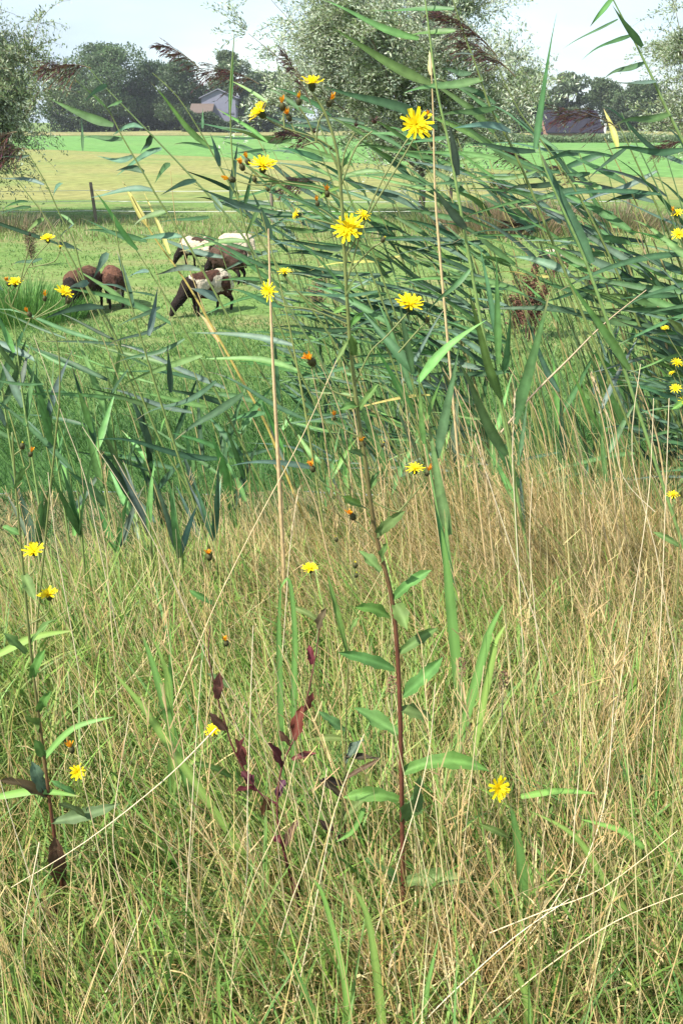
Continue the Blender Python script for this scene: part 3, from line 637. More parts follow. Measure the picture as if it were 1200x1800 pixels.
def panicle(parent, b, tip, Y, size, col=(.105, .068, .058), n=None):
    n = n or (15 if b.x > 1.0 and size > .105 and b.z > 1.2 else 42)
    "drooping brown plume: arching axis with fine one-sided branchlets carrying spikelets"
    mb = MB(); d = tip - b; ln = d.length
    ax = bez(b, b + d * .5 + Vector((0, 0, .22 * ln)), tip, 14); mb.tube(ax, [.0016 * (1 - k / 16) for k in range(14)], (.16, .13, .08), 4, cap=False)
    for i in range(n):
        k = random.uniform(.06, 1) ** .9; s = ax[min(13, int(k * 13))]
        bl = size * random.uniform(.5, 1) * (1.1 - .6 * k)
        e = s + (d.normalized() * random.uniform(.5, 1) + Vector((random.uniform(-.3, .1), random.uniform(-.25, .25), random.uniform(-.75, .25)))) * bl
        q = bez(s, (s + e) / 2 + Vector((0, 0, .16 * bl)), e, 6); mb.tube(q, .0006, col, 3, cap=False)
        for j in range(9):
            p = q[min(5, 1 + int(j * 5 / 9))].lerp(q[-1], random.uniform(0, .4)) if j < 8 else q[-1]
            dd = ((e - s).normalized() + Vector((random.uniform(-.4, .4), random.uniform(-.4, .4), random.uniform(-.7, .2)))) * random.uniform(.008, .016)
            sd = dd.cross(Vector((.2, 1, .3))).normalized() * .0009; c = tuple(x * random.uniform(.6, 1.7) for x in col)
            mb.add([p - sd * .4, p + dd * .5 - sd, p + dd, p + dd * .5 + sd], [(0, 1, 2, 3)], c)
    return mb.build('panicle', M['fluff'], parent)
def ground_base(pts):
    "carry a stem on downwards in its own direction to the ground; pts run top to bottom"
    a, b = pts[-2], pts[-1]; d = (b - a).normalized()
    if d.z > -.3: d = (d + Vector((0, 0, -.6))).normalized()
    p = b.copy()
    for _ in range(400):
        if p.z <= tz(p.x, p.y) - .01: break
        p = p + d * .01
    return p
GR = 'common reeds along the ditch edge'
def reed(path, Y, label, rad=.0032, col=(.15, .20, .06), leaves=(), pan=None, name='reed', n_auto=0, ext=True, col2=None, spear=None, group=GR, y2=None):
    m = len(path); Ys = [Y + ((y2 if y2 else Y) - Y) * k / max(1, m - 1) for k in range(m)]
    pts = [P(x, y, yy) for (x, y), yy in zip(path, Ys)]
    if ext: pts.append(ground_base(pts))
    pts = catmull(pts, 4); root = pts[-1]
    t = empty(name, root); mb = MB(); n = len(pts)
    mb.tube(pts, [rad * (.35 + .65 * min(1, k / n * 1.8)) for k in range(n)], col, 6, col2 or tuple(c * 1.1 for c in col), cap=False); mb.build('stem', M['stem'], t)
    for lf in leaves:
        (bx, by), (tx, ty), wpx, kind = lf[:4]; sag = lf[4] if len(lf) > 4 else .08; dy = lf[5] if len(lf) > 5 else random.uniform(-.12, .12)
        b = P(bx, by, Y); tp = P(tx, ty, Y + dy); c = {'g': rc(), 'b': BLUE, 'd': tuple(x * .75 for x in rc()), 'l': (.12, .26, .075), 'y': YEL, 's': (.42, .30, .15)}[kind]
        c = tuple(x * random.uniform(.88, 1.12) for x in c)
        fc = None; tw = None
        if wpx >= 20: fc = (Vector((0, 0, CH)) - b).normalized() + Vector((-.2, 0, .7)); tw = random.uniform(-.4, .4)
        leaf_obj(t, b, tp, wpx * .84 * pxs(b), c, sag, face=fc, twist=tw)
    for k in range(n_auto):
        f = (k + random.uniform(.1, .9)) / n_auto; s = pts[int(f * n * .7)]; ln = random.uniform(.2, .40) * (1 - .3 * (f < .15))
        dirv = Vector((-random.uniform(.7, 1), random.uniform(-.5, .5), random.gauss(.24, .24))).normalized()
        if s.z < .55 and random.random() < .1 + .4 * (f > .65): dirv = Vector((random.uniform(-.7, .5), random.uniform(-.3, .3), random.uniform(.6, 1))).normalized()
        qs = [proj(*(s + dirv * ln * u)) for u in (.2, .4, .6, .8, 1)]
        if random.random() < .7 and any(105 < q[0] < 460 and 395 < q[1] < 565 or 940 < q[0] < 1062 and 185 < q[1] < 245 for q in qs): continue
        if any(870 < q[0] < 1025 and 560 < q[1] < 800 for q in qs) or (any(885 < q[0] < 1000 and 410 < q[1] < 560 for q in qs) and random.random() < .75): continue
        c = rc() if random.random() < .78 else (BLUE if random.random() < .88 or dirv.z > .1 else YEL)
        leaf_obj(t, s, s + dirv * ln, random.uniform(.010, .022), c, random.uniform(.02, .14))
    if pan:
        for (bx, by), (tx, ty), sz in pan: panicle(t, P(bx, by, Y), P(tx, ty, Y), Y, sz)
    return tag(t, label, 'reed', group)

# sparse reeds on the left, each traced against the pasture
reed([(150, 112), (190, 158), (252, 222), (350, 325), (425, 412), (520, 560), (600, 700), (650, 800)], 2.7, 'reed with a long slanting stem crossing above the cream sheep, dark plume', leaves=[
    ((253, 225), (195, 240), 13, 'b', .15), ((300, 290), (272, 323), 18, 'd', .15), ((345, 318), (282, 343), 12, 'b', .12), ((285, 262), (205, 308), 16, 'b', .06), ((268, 236), (247, 272), 16, 'd', -.05),
    ((435, 425), (315, 440), 14, 'd', .05), ((383, 528), (335, 506), 20, 'b', .1), ((500, 540), (400, 512), 13, 'g', .1)],
    pan=[((160, 120), (80, 128), .10)], col=(.13, .19, .07))
reed([(132, 140), (186, 187), (215, 240), (250, 300), (282, 355), (325, 420), (362, 485), (420, 590), (480, 690), (560, 840)], 2.65, 'reed with a pale rolled top leaf and broad dark leaf below it', leaves=[
    ((186, 188), (132, 140), 8, 'l', .02), ((200, 220), (85, 172), 19, 'g', -.06), ((188, 150), (148, 180), 11, 'd', .1), ((215, 178), (184, 196), 8, 'g'), ((216, 245), (137, 250), 14, 'd', .1), ((146, 265), (143, 206), 6, 'g'),
    ((236, 273), (168, 275), 13, 'b', -.12), ((254, 303), (203, 300), 15, 'g', .12), ((270, 335), (158, 346), 16, 'b', .06), ((292, 372), (234, 401), 17, 'd', .2), ((320, 416), (245, 422), 15, 'b', .08), ((352, 475), (272, 482), 13, 'b', .1), ((458, 362), (430, 420), 10, 'g')])
reed([(52, 272), (80, 320), (105, 375), (130, 425), (150, 495), (190, 562), (220, 632), (247, 692), (285, 780), (330, 860)], 2.6, 'brown plumed reed in front of the green willow', leaves=[
    ((52, 273), (0, 280), 7, 'd', .05), ((78, 325), (0, 311), 9, 'b', .05), ((109, 322), (93, 347), 15, 'b'), ((130, 395), (98, 372), 7, 'g'), ((155, 495), (120, 511), 15, 'b', .1), ((190, 445), (164, 490), 16, 'b', .1), ((182, 541), (78, 560), 17, 'd', .12), ((225, 512), (165, 498), 9, 'b', .1), ((200, 597), (100, 550), 8, 'd', .05), ((262, 645), (173, 614), 9, 'g', .08), ((286, 721), (134, 678), 11, 'd', .06)],
    pan=[((48, 262), (5, 275), .09), ((30, 232), (-20, 262), .09)])
reed([(8, 290), (50, 342), (84, 386), (110, 425), (160, 520), (210, 620), (240, 700), (300, 850)], 2.9, 'reed leaning left beside the pale fence post, blue leaf near the yellow flower', leaves=[
    ((50, 355), (2, 369), 10, 'd', .1), ((55, 364), (0, 378), 10, 'd', .1), ((78, 384), (42, 416), 13, 'd', .1), ((105, 428), (150, 448), 15, 'b', .1), ((75, 455), (20, 470), 10, 'd', .1), ((130, 395), (105, 420), 9, 'b')])
reed([(268, 128), (312, 170), (350, 228), (382, 285), (425, 362), (475, 450), (560, 560), (640, 690), (700, 800)], 3.0, 'reed behind the spent flower buds with a wispy plume against the sky', leaves=[
    ((366, 257), (264, 148), 13, 'g', -.02), ((440, 232), (318, 220), 11, 'd', .05), ((512, 246), (388, 231), 15, 'g', .03), ((386, 292), (369, 234), 13, 'b'), ((390, 371), (369, 341), 17, 'b'), ((406, 350), (418, 250), 13, 'g'), ((430, 362), (446, 300), 10, 'g')],
    pan=[((455, 148), (360, 130), .13), ((350, 120), (282, 82), .07)])
reed([(412, 60), (405, 190), (415, 330), (455, 480), (520, 640), (600, 800)], 2.8, 'reed ending in a thin upright rolled leaf with a tan tip above the shed', leaves=[((404, 200), (412, 52), 9, 'g', 0, 0), ((356, 226), (357, 190), 7, 'g', 0), ((470, 250), (380, 190), 9, 'l', .06), ((470, 180), (400, 140), 8, 'l', .05), ((478, 420), (440, 330), 16, 'g', .02)])
reed([(240, 440), (290, 520), (330, 590), (380, 690), (450, 830)], 2.5, 'reed with one long straight green blade slanting up over the fence wire', leaves=[
    ((242, 440), (168, 342), 15, 'l', .0), ((218, 421), (143, 384), 8, 'g', .05), ((272, 520), (205, 514), 8, 'g', .1), ((262, 478), (224, 488), 13, 'b', .1), ((282, 540), (205, 578), 11, 'g', .05), ((325, 596), (198, 646), 11, 'd', .02), ((293, 568), (190, 610), 9, 'g', .02)])
reed([(200, 380), (222, 500), (262, 640), (300, 760), (330, 850)], 2.45, 'reed with paired blades crossing like an X under the patched sheep', leaves=[
    ((356, 625), (205, 682), 14, 'g', .05), ((380, 670), (238, 746), 14, 'g', .0), ((428, 693), (308, 776), 21, 'd', .03), ((466, 727), (398, 748), 15, 'd', .15), ((262, 590), (278, 505), 14, 'b'), ((235, 540), (205, 440), 12, 'g'), ((300, 690), (295, 610), 14, 'g')])
for i, (x, yt, lb) in enumerate([(-10, 560, 'short reed at the far left margin with upright blades'), (25, 560, 'reed shoot behind the leftmost yellow flowers'), (80, 640, 'bluish reed shoot low on the ditch bank'), (165, 700, 'reed shoot under the reddish sheep with bending blades'),
        (225, 760, 'reed shoot in the dark bank grass with wide leaf tips'), (268, 735, 'reed shoot with two pale curled leaf tips'), (340, 770, 'low reed shoot left of the dead tan cane'), (395, 740, 'low reed shoot nearest the dead tan cane')]):
    Yr = random.uniform(2.5, 3.1); lf = []
    for k in range(5):
        by = yt + 60 + k * 32; s = random.choice((-1, -1, 1)); lf.append(((x + k * 5, by), (x + k * 5 + s * random.uniform(15, 70), by - random.uniform(60, 130)), random.uniform(12, 20), random.choice('gblgl'), .06))
    reed([(x, yt), (x + 12, yt + 110), (x + 30, yt + 230)], Yr, lb, leaves=lf[:5], col=(.2, .28, .09))
for i in range(11):
    bx = 60 + 44 * i; topy = 330 + 290 * ((i * .618) % 1); lean = random.uniform(120, 210) * (880 - topy) / 500
    zone = ['at the left margin', 'in front of the rush tussock', 'below the reddish sheep', 'below the patched sheep', 'left of the dead tan cane'][min(4, max(0, int((bx - lean * .5) / 95)))]
    reed([(bx - lean, topy), (bx - lean * .6, topy + (880 - topy) * .32), (bx - lean * .27, topy + (880 - topy) * .66), (bx, 880)], random.uniform(2.5, 3.3), f'{"thin slanting" if i % 2 else "slender curved"} reed {zone}, {"taller" if topy < 420 else ("middling" if topy < 520 else "low")} among the sparse ones', n_auto=5, rad=random.uniform(.0018, .0028), col=random.choice([(.16, .24, .07), (.24, .27, .09), (.36, .32, .14)]), group='sparse reeds on the left')
for i, (x, yt) in enumerate([(135, 850), (200, 880), (255, 845), (310, 890), (60, 880), (370, 860)]):
    zs = ['under the reddish sheep', 'left of the two pale curled tips', 'at the pale curled tips', 'right of the pale curled tips', 'beside the left hawkweed', 'near the foot of the dead tan cane'][i]
    reed([(x, yt), (x + 6, yt + 50), (x + 10, yt + 100)], random.uniform(2.2, 2.45), f'low wide leaved reed tuft {zs}, by the straw', leaves=[((x + 6, yt + 90), (x + random.choice((-1, 1)) * random.uniform(5, 60), yt - random.uniform(0, 70)), random.uniform(11, 18), random.choice('bgl'), .12) for _ in range(4)], group='low reed tufts')
# dead stalks
reed([(472, 402), (478, 600), (488, 790), (497, 960)], 2.25, 'thick upright dead tan cane right of the sheep', rad=.0052, col=(.52, .38, .22), col2=(.46, .33, .17), name='dead_reed', group='dead reed canes')
reed([(756, 92), (761, 200), (764, 330), (772, 440), (790, 640)], 2.6, 'thin dead cane with a papery sheath on top, beside the highest open bloom', rad=.0034, col=(.50, .38, .20), name='dead_reed', leaves=[((757, 132), (754, 88), 12, 's', 0)], group='dead reed canes')
reed([(232, 345), (268, 412), (325, 492), (372, 572), (428, 672), (470, 750), (510, 850)], 2.75, 'bright yellow dying reed stalk leaning left over the patched sheep', rad=.0042, col=(.46, .36, .10), name='dead_reed', leaves=[((262, 400), (215, 320), 16, 'y', 0), ((300, 450), (250, 330), 10, 'y', .03), ((385, 600), (345, 545), 14, 's', .1)], group='dead reed canes')
reed([(300, 300), (312, 400), (350, 520), (400, 640), (470, 790)], 2.95, 'slim pale dead stalk crossing behind the yellow one', rad=.0022, col=(.46, .36, .16), name='dead_reed', group='dead reed canes')
reed([(1090, 300), (1120, 400), (1140, 470), (1160, 560)], 2.7, 'pale dead cane upright among the thickest reeds', rad=.003, col=(.48, .36, .2), name='dead_reed', group='dead reed canes', leaves=[((1085, 262), (1060, 190), 13, 'y', .1)])
reed([(1135, 510), (1060, 570), (1000, 630), (930, 700), (880, 760)], 2.5, 'broken tan cane lying slantwise across the reeds', rad=.003, col=(.36, .27, .17), name='dead_reed', ext=False, group='dead reed canes')

# tall reeds of the right half
reed([(742, -40), (752, 40), (768, 160), (790, 260), (820, 430), (850, 590), (885, 740), (905, 850)], 2.35, 'tallest straight reed, leaving the top of the picture beside the silvery willow', rad=.0040, col=(.17, .26, .08), leaves=[
    ((757, 148), (583, 50), 25, 'g', -.04, -.1), ((735, 68), (545, -2), 17, 'g', .0), ((797, 16), (638, 16), 14, 'd', -.03), ((800, 54), (700, 72), 15, 'd', .1), ((768, 226), (568, 147), 28, 'g', .03, -.15), ((805, 308), (788, 215), 17, 'b'), ((818, 402), (753, 325), 19, 'b', .05),
    ((832, 97), (765, 106), 10, 'b'), ((830, 470), (745, 560), 12, 'g')])
reed([(793, -10), (815, 60), (838, 120), (862, 190), (905, 270), (960, 400), (1010, 520), (1060, 640), (1110, 760)], 2.5, 'reed with a large brown plume at the top of the picture', rad=.0036, leaves=[
    ((828, 130), (770, 125), 12, 'g'), ((848, 140), (708, 167), 20, 'g', .05), ((870, 190), (760, 213), 16, 'd', .08), ((897, 232), (795, 225), 21, 'b', .1), ((940, 266), (808, 260), 15, 'd', .06), ((870, 182), (760, 140), 12, 'g', .1), ((1000, 480), (890, 450), 18, 'b', .1), ((960, 375), (870, 330), 15, 'd', .1)],
    pan=[((870, 95), (765, 28), .12)])
reed([(870, 110), (912, 195), (960, 260), (1020, 350), (1080, 470), (1130, 590), (1180, 720), (1230, 820)], 2.65, 'reed arching behind the spear leaf with plume over the far trees', rad=.0034, leaves=[
    ((985, 320), (878, 346), 14, 'd', .12), ((1056, 332), (990, 322), 15, 'g', .08), ((972, 345), (920, 358), 11, 'd'), ((1036, 305), (985, 311), 11, 'g'), ((1090, 480), (980, 440), 18, 'b', .12), ((1016, 272), (950, 282), 13, 'g'), ((1120, 570), (1000, 560), 16, 'd', .1)],
    pan=[((905, 135), (815, 85), .12)])
reed([(945, 250), (955, 290), (985, 360), (1025, 450), (1065, 560), (1100, 660), (1140, 780)], 2.2, 'reed with the long upright spear leaf piercing the sky', rad=.004, col=(.16, .26, .08), leaves=[
    ((940, 262), (978, 28), 18, 'g', 0, 0), ((1040, 462), (945, 262), 27, 'g', 0, .05), ((1105, 650), (990, 480), 20, 'g', .0), ((1040, 470), (935, 430), 14, 'd', .15)])
reed([(1072, -10), (1108, 60), (1140, 125), (1170, 190), (1210, 270), (1260, 380)], 2.3, 'reed at the top right with separate leaves against pale sky', rad=.0036, col=(.16, .24, .08), leaves=[
    ((1080, -4), (1036, 48), 17, 'g', .06), ((1085, 34), (985, 90), 6, 'g', .06), ((1128, 82), (1075, 8), 15, 'g', 0), ((1110, 62), (1022, 108), 14, 'd', .1), ((1135, 110), (1060, 142), 15, 'd', .12), ((1152, 143), (1058, 140), 15, 'b', -.08), ((1178, 200), (1072, 232), 16, 'd', .12), ((1205, 262), (1062, 270), 15, 'g', .05)])
reed([(1085, 215), (1120, 290), (1170, 400), (1215, 520)], 2.6, 'reed whose dark plume hangs over the black barn roof', leaves=[((1150, 340), (1060, 360), 15, 'd', .1), ((1190, 430), (1080, 410), 18, 'g', .1), ((1100, 260), (1020, 330), 11, 'd')], pan=[((1085, 225), (985, 205), .11)])
reed([(870, 655), (885, 720), (900, 800), (905, 900)], 2.1, 'young reed with a fan of bright upright blades at mid height', rad=.0036, leaves=[
    ((875, 640), (872, 445), 16, 'l', 0), ((905, 745), (966, 510), 26, 'g', 0), ((880, 700), (820, 520), 20, 'g', 0), ((885, 660), (897, 540), 16, 'g', 0), ((890, 800), (800, 640), 24, 'g', .02), ((880, 620), (840, 430), 16, 'g', 0)])
reed([(735, 665), (745, 760), (760, 850), (790, 1000), (800, 1100)], 2.05, 'young reed with one broad bright blade bending right below the side bloom', rad=.0036, col=(.15, .28, .09), leaves=[
    ((735, 672), (857, 560), 24, 'l', .12), ((732, 660), (636, 545), 24, 'g', 0), ((768, 805), (806, 610), 22, 'g', 0), ((725, 655), (700, 520), 16, 'g', 0), ((790, 940), (750, 740), 24, 'g', .0), ((800, 1100), (780, 900), 22, 'l', 0), ((800, 1050), (760, 880), 20, 'g', 0), ((745, 780), (735, 650), 14, 'l', 0)])
for i, (b0, t0) in enumerate([((560, 262), (500, 235)), ((560, 320), (505, 330)), ((950, 300), (885, 275)), ((1050, 340), (960, 295)), ((950, 405), (890, 398)), ((1200, 250), (1160, 262)), ((545, 180), (500, 100)), ((905, 335), (875, 318)), ((1130, 235), (1180, 215))][:8]):
    lb = ['plume bearing reed behind the topmost bloom cluster', 'reed with a striped brown plume left of the main flower stem', 'reed plume hanging over the bright green field', 'reed plume at the edge of the right willow', 'reed with a small plume above the mottled sheep', 'reed with a plume cut by the right picture edge', 'reed with a thin plume against the silvery willow', 'reed with a short plume near the dry weed clump'][i]
    bx, by = b0
    reed([(bx, by), (bx + 45, by + 110), (bx + 105, by + 250), (bx + 160, by + 400)], 2.9 + .08 * i, lb, n_auto=6, pan=[(b0, t0, .09)])
# the thicket
rows = ['front row', 'middle row', 'back row']
SCOL = [((.15, .22, .07), 'fresh green'), ((.22, .25, .08), 'yellowish'), ((.10, .18, .07), 'dark green'), ((.34, .30, .12), 'straw tinted')]
for i in range(112):
    Yr = 2.5 + 1.7 * ((i * .618) % 1)
    bx = 560 + 800 * ((i * .382) % 1); topy = random.uniform(190, 560)
    if bx < 700: topy = random.uniform(240, 480)
    lean = random.uniform(110, 250) * (870 - topy) / 600
    path = [(bx - lean, topy), (bx - lean * .62, topy + (870 - topy) * .3), (bx - lean * .28, topy + (870 - topy) * .65), (bx, 870)]
    row = 0 if Yr < 2.95 else (1 if Yr < 3.5 else 2)
    zone = ['left of the main flower stem', 'behind the main flower stem', 'under the biggest side bloom', 'left of the spear leaf', 'around the spear leaf', 'over the brown dock', 'near the right edge'][min(6, max(0, int((bx - lean * .6 - 440) / 110)))]
    hh = 'tall' if topy < 300 else ('middling' if topy < 430 else 'short')
    sc_, sn = random.choice(SCOL); lt_ = 0; ln_ = 'steep' if lean < 130 else ('slanting' if lean < 180 else 'far leaning')
    reed(path, Yr, f'{hh} {ln_} reed with {sn} stem, {rows[row]}, {zone}', n_auto=random.randint(5, 8), rad=random.uniform(.0026, .004), col=sc_, group=f'reeds of the thicket')
for i in range(24):
    bx = -40 + 1280 * ((i * .618) % 1)
    if bx < 500 and i % 2: continue
    bx = bx; yt = random.uniform(640, 800); Yr = random.uniform(2.55, 3.1); lf = []
    for k in range(4):
        by = yt + 40 + k * 40; s_ = random.choice((-1, -1, 1)); lf.append(((bx + k * 4, by), (bx + k * 4 + s_ * random.uniform(10, 80), by - random.uniform(70, 160)), random.uniform(10, 19), random.choice('gblgl'), random.uniform(0, .15)))
    zone = ['at the left margin', 'below the reddish sheep', 'below the patched sheep', 'left of the dead tan cane', 'around the main flower stem', 'right of the main flower stem', 'under the fan of blades', 'below the brown dock', 'near the right edge'][min(8, max(0, int((bx + 40) / 143)))]
    reed([(bx, yt), (bx + 12, yt + 110), (bx + 30, yt + 200)], Yr, f'young reed shoot {zone}, {"tall" if yt < 690 else ("medium" if yt < 750 else "short")} and {"upright" if Yr < 2.8 else "slender"}', leaves=lf, group='young reed shoots on the ditch edge')
for i in range(26):
    bx = 560 + 620 * ((i * .618) % 1); topy = random.uniform(620, 760); path = [(bx - random.uniform(20, 90), topy), (bx - 10, topy + 120), (bx + 10, 950)]
    side = 'left' if bx < 800 else 'right'
    reed(path, random.uniform(2.2, 2.9), f'{"tall" if topy < 665 else ("middling" if topy < 715 else "short")} leafless dead reed stem rising from the dry grass {["just left of the flower stem", "under the side bloom", "right of the side bloom", "below the fan of blades", "below the brown dock", "near the right edge"][min(5, int((bx - 560) / 104))]}', name='dead_reed', rad=random.uniform(.0018, .003), col=(.48, .36, .19), group='dead stems in the dry grass')

# ------------------------------------------------------------------ hawkweed
PET = []
for v in range(2):
    me = bpy.data.meshes.new('petal'); n = 5; vs = []; fs = []
    for k in range(n):
        s = k / (n - 1); wv = [.05, .075, .10, .10, .085][k]; z = [0, .03, .04, .02, -.04][k] * (1 if v == 0 else -1.2) + .10 * s
        vs += [(s, -wv, z + .012), (s, 0, z), (s, wv, z + .012)]
    vs += [(1.05, -.055, vs[-1][2]), (1.06, .04, vs[-1][2])]
    for k in range(n - 1): a = k * 3; fs += [(a, a + 1, a + 4, a + 3), (a + 1, a + 2, a + 5, a + 4)]
    a = (n - 1) * 3; fs += [(a, a + 1, 15), (a + 1, a + 2, 16)]
    me.from_pydata(vs, [], fs); at = me.color_attributes.new('Col', 'FLOAT_COLOR', 'POINT')
    for i, d in enumerate(at.data): d.color = (.84, .64, .012, 1) if i % 3 == 1 else (.90, .74, .02, 1)
    me.polygons.foreach_set('use_smooth', [True] * len(me.polygons)); me.materials.append(M['petal']); PET.append(me)
CUP = (.07, .09, .035)
def head(parent, px, py, wpx, Y, kind, axis=None, name='flower_head', npet=30, ind=True, ptint=1):
    "one flower head at a pixel: open bloom, spent, bud or seed head"
    c = P(px, py, Y); s = wpx * pxs(c) / 2 * (1.3 if kind == 'S' else 1)
    ax = Vector(axis if axis else (random.uniform(-.4, .3), random.uniform(-.5, 0), 1)).normalized()
    q = ax.to_track_quat('Z', 'Y'); mb = MB(); X = q @ Vector((1, 0, 0)); Yv = q @ Vector((0, 1, 0))
    def ring(prof, col, sides=9):
        vs = []; fs = []
        for (r, h) in prof:
            for a in range(sides): an = 2 * math.pi * a / sides; vs.append(c + X * (r * math.cos(an)) + Yv * (r * math.sin(an)) + ax * h)
        for i in range(len(prof) - 1):
            for a in range(sides): b = (a + 1) % sides; fs.append((i * sides + a, i * sides + b, (i + 1) * sides + b, (i + 1) * sides + a))
        mb.add(vs, fs, col)
    def strap(p, d, ln, wd, col, curl=0.0, mbx=None):
        sd = d.cross(ax); sd = sd.normalized() if sd.length > 1e-3 else X
        m = p + d * ln * .55 + ax * (curl * ln * .3); e = p + d * ln + ax * (-curl * ln * .3)
        (mbx or mb).add([p - sd * wd * .5, p + sd * wd * .5, m - sd * wd, m + sd * wd, e - sd * wd * .7, e + sd * wd * .7], [(0, 1, 3, 2), (2, 3, 5, 4)], col)
    if kind == 'O':
        cup = s * .30; ring([(cup * .25, -cup * 2.0), (cup * .8, -cup * 1.6), (cup * .95, -cup * .7), (cup * .85, 0)], CUP)
        for k in range(10): a = k * .63; d = (X * math.cos(a) + Yv * math.sin(a)); strap(c + d * cup * .7 - ax * cup * 1.7, (d * .35 + ax).normalized(), cup * 1.5, cup * .14, (.05, .06, .03))
        h = mb.build(name, M['herb'], parent, origin=c)
        if ind:
            for k in range(npet):
                tier = k % 3; el = [.12, .38, .75][tier] + random.uniform(-.12, .12); ln = s * [1.0, .85, .6][tier] * random.uniform(.88, 1.08)
                o = bpy.data.objects.new('petal', PET[k % 2]); COL.objects.link(o); o.parent = h
                mt = q.to_matrix().to_4x4() @ Matrix.Rotation((k // 3) * (6.283 * 3 / npet) + tier * .9 + random.uniform(-.09, .09), 4, 'Z') @ Matrix.Rotation(-el, 4, 'Y') @ Matrix.Rotation(random.uniform(-.3, .3), 4, 'X') @ Matrix.Diagonal((ln, ln * (.95 if npet > 30 else 1.2), ln, 1))
                o.matrix_local = mt
        else:
            pb = MB()
            for k in range(34):
                tier = k % 3; a = (k // 3) * .571 + tier * .9; el = [.15, .5, .9][tier] + random.uniform(-.15, .15); d = ((X * math.cos(a) + Yv * math.sin(a)) * math.cos(el) + ax * math.sin(el)).normalized()
                strap(c + d * s * .05, d, s * [1, .85, .6][tier] * random.uniform(.85, 1.1), s * .075, (.90 * ptint, .72 * ptint, .018), .2, pb)
            pb.build('petals', M['petal'], h, origin=None if False else c)['kind'] = 'stuff'
            h.children[0].location = (0, 0, 0)
    elif kind in 'SB':
        cup = s * (.48 if kind == 'S' else .62); ring([(cup * .2, -cup * 2.2), (cup * .75, -cup * 1.9), (cup * .95, -cup * 1.0), (cup * .72, 0), (cup * .3, cup * .3)], (.085, .085, .035))
        for k in range(9): a = k * .7; d = (X * math.cos(a) + Yv * math.sin(a)); strap(c + d * cup * .7 - ax * cup * 2, (d * .3 + ax).normalized(), cup * 1.7, cup * .15, (.05, .05, .028))
        h = mb.build(name, M['herb'], parent, origin=c)
        pb = MB(); m = 14 if kind == 'S' else 6
        for k in range(m):
            a = k * 2.4; d = ((X * math.cos(a) + Yv * math.sin(a)) * random.uniform(.15, .75) + ax).normalized()
            strap(c + d * cup * .1, d, (s * 1.1 if kind == 'S' else s * .5) * random.uniform(.6, 1.1), s * .13, random.choice([(.72, .30, .015), (.80, .42, .02), (.55, .2, .02)]) if kind == 'S' else (.7, .6, .05), random.uniform(-.8, .8), pb)
        w_ = pb.build('withered_petals' if kind == 'S' else 'bud_tip', M['petal'], h, origin=c); w_.location = (0, 0, 0)
    else:
        cup = s * .35; ring([(cup * .3, -cup * 1.2), (cup, -cup * .5), (cup * .8, 0)], (.06, .035, .025))
        for k in range(18):
            a = k * 2.4; el = random.uniform(-.2, .9); d = ((X * math.cos(a) + Yv * math.sin(a)) * math.cos(el) + ax * math.sin(el)).normalized(); strap(c, d, s * random.uniform(.7, 1.1), s * .06, (.07, .04, .03), .1)
        h = mb.build(name, M['herb'], parent, origin=c)
    return h, c - ax * (s * (.6 if kind == 'O' else 1.3))
def herb_leaf(parent, b, tip, wid, col, sag=.15, mat='herb', name='leaf', hang=None):
    d = tip - b; ln = d.length; n = 10
    mid = b + d * .5 + (Vector(hang) if hang else Vector((0, random.uniform(-.15, .05) * ln, sag * ln)))
    pts = bez(b, mid, tip, n); mb = MB(); vs = []; fs = []; cs = []
    view = (Vector((0, 0, CH)) - b).normalized(); face = view * random.uniform(.5, 1) + Vector((random.uniform(-.3, .3), 0, random.uniform(.2, .8)))
    tw = random.uniform(-.8, .8)
    for i, p in enumerate(pts):
        k = i / (n - 1); t = (pts[min(i + 1, n - 1)] - pts[max(i - 1, 0)]).normalized(); sd = t.cross(face).normalized(); nn = sd.cross(t)
        an = tw * k; s2 = sd * math.cos(an) + nn * math.sin(an); n2 = nn * math.cos(an) - sd * math.sin(an)
        h = wid / 2 * (math.sin(math.pi * min(1, .14 + k * .86) ** 1.15) ** .8) + .0003
        tooth = 1 + (.16 if i % 2 else -.04) * (0 < i < n - 1); wv = math.sin(k * 11 + wid * 900) * h * .5
        c = tuple(x * (.9 + .2 * k) for x in col)
        vs += [p - s2 * h * tooth + n2 * (h * .45 + wv), p - s2 * h * .5 + n2 * h * .18, p, p + s2 * h * .5 + n2 * h * .18, p + s2 * h * tooth + n2 * (h * .45 - wv)]; cs += [c, c, tuple(min(1, x * 1.4 + .01) for x in c), c, c]
    for i in range(n - 1):
        for j in range(4): a = i * 5 + j; fs.append((a, a + 1, a + 6, a + 5))
    mb.add(vs, fs, cs); return mb.build(name, M[mat], parent)
def branch(t, path, Y, r0, r1, c0, c1, end=None, name='branch'):
    pts = [P(x, y, Y) for x, y in path]
    if end is not None: pts.append(end)
    pts = catmull(pts, 4); n = len(pts); mb = MB(); mb.tube(pts, [r0 + (r1 - r0) * k / (n - 1) for k in range(n)], c0, 6, c1, cap=False); return mb.build(name, M['stem'], t)
GST = (.14, .17, .055); RED = (.115, .042, .026); HL = (.10, .18, .05)
YM = 1.18
def stem_path(path, Y, root_z=True):
    pts = [P(x, y, Y) for x, y in path]; g = ground_base([pts[1], pts[0]]) if root_z else pts[0]; return [g] + pts
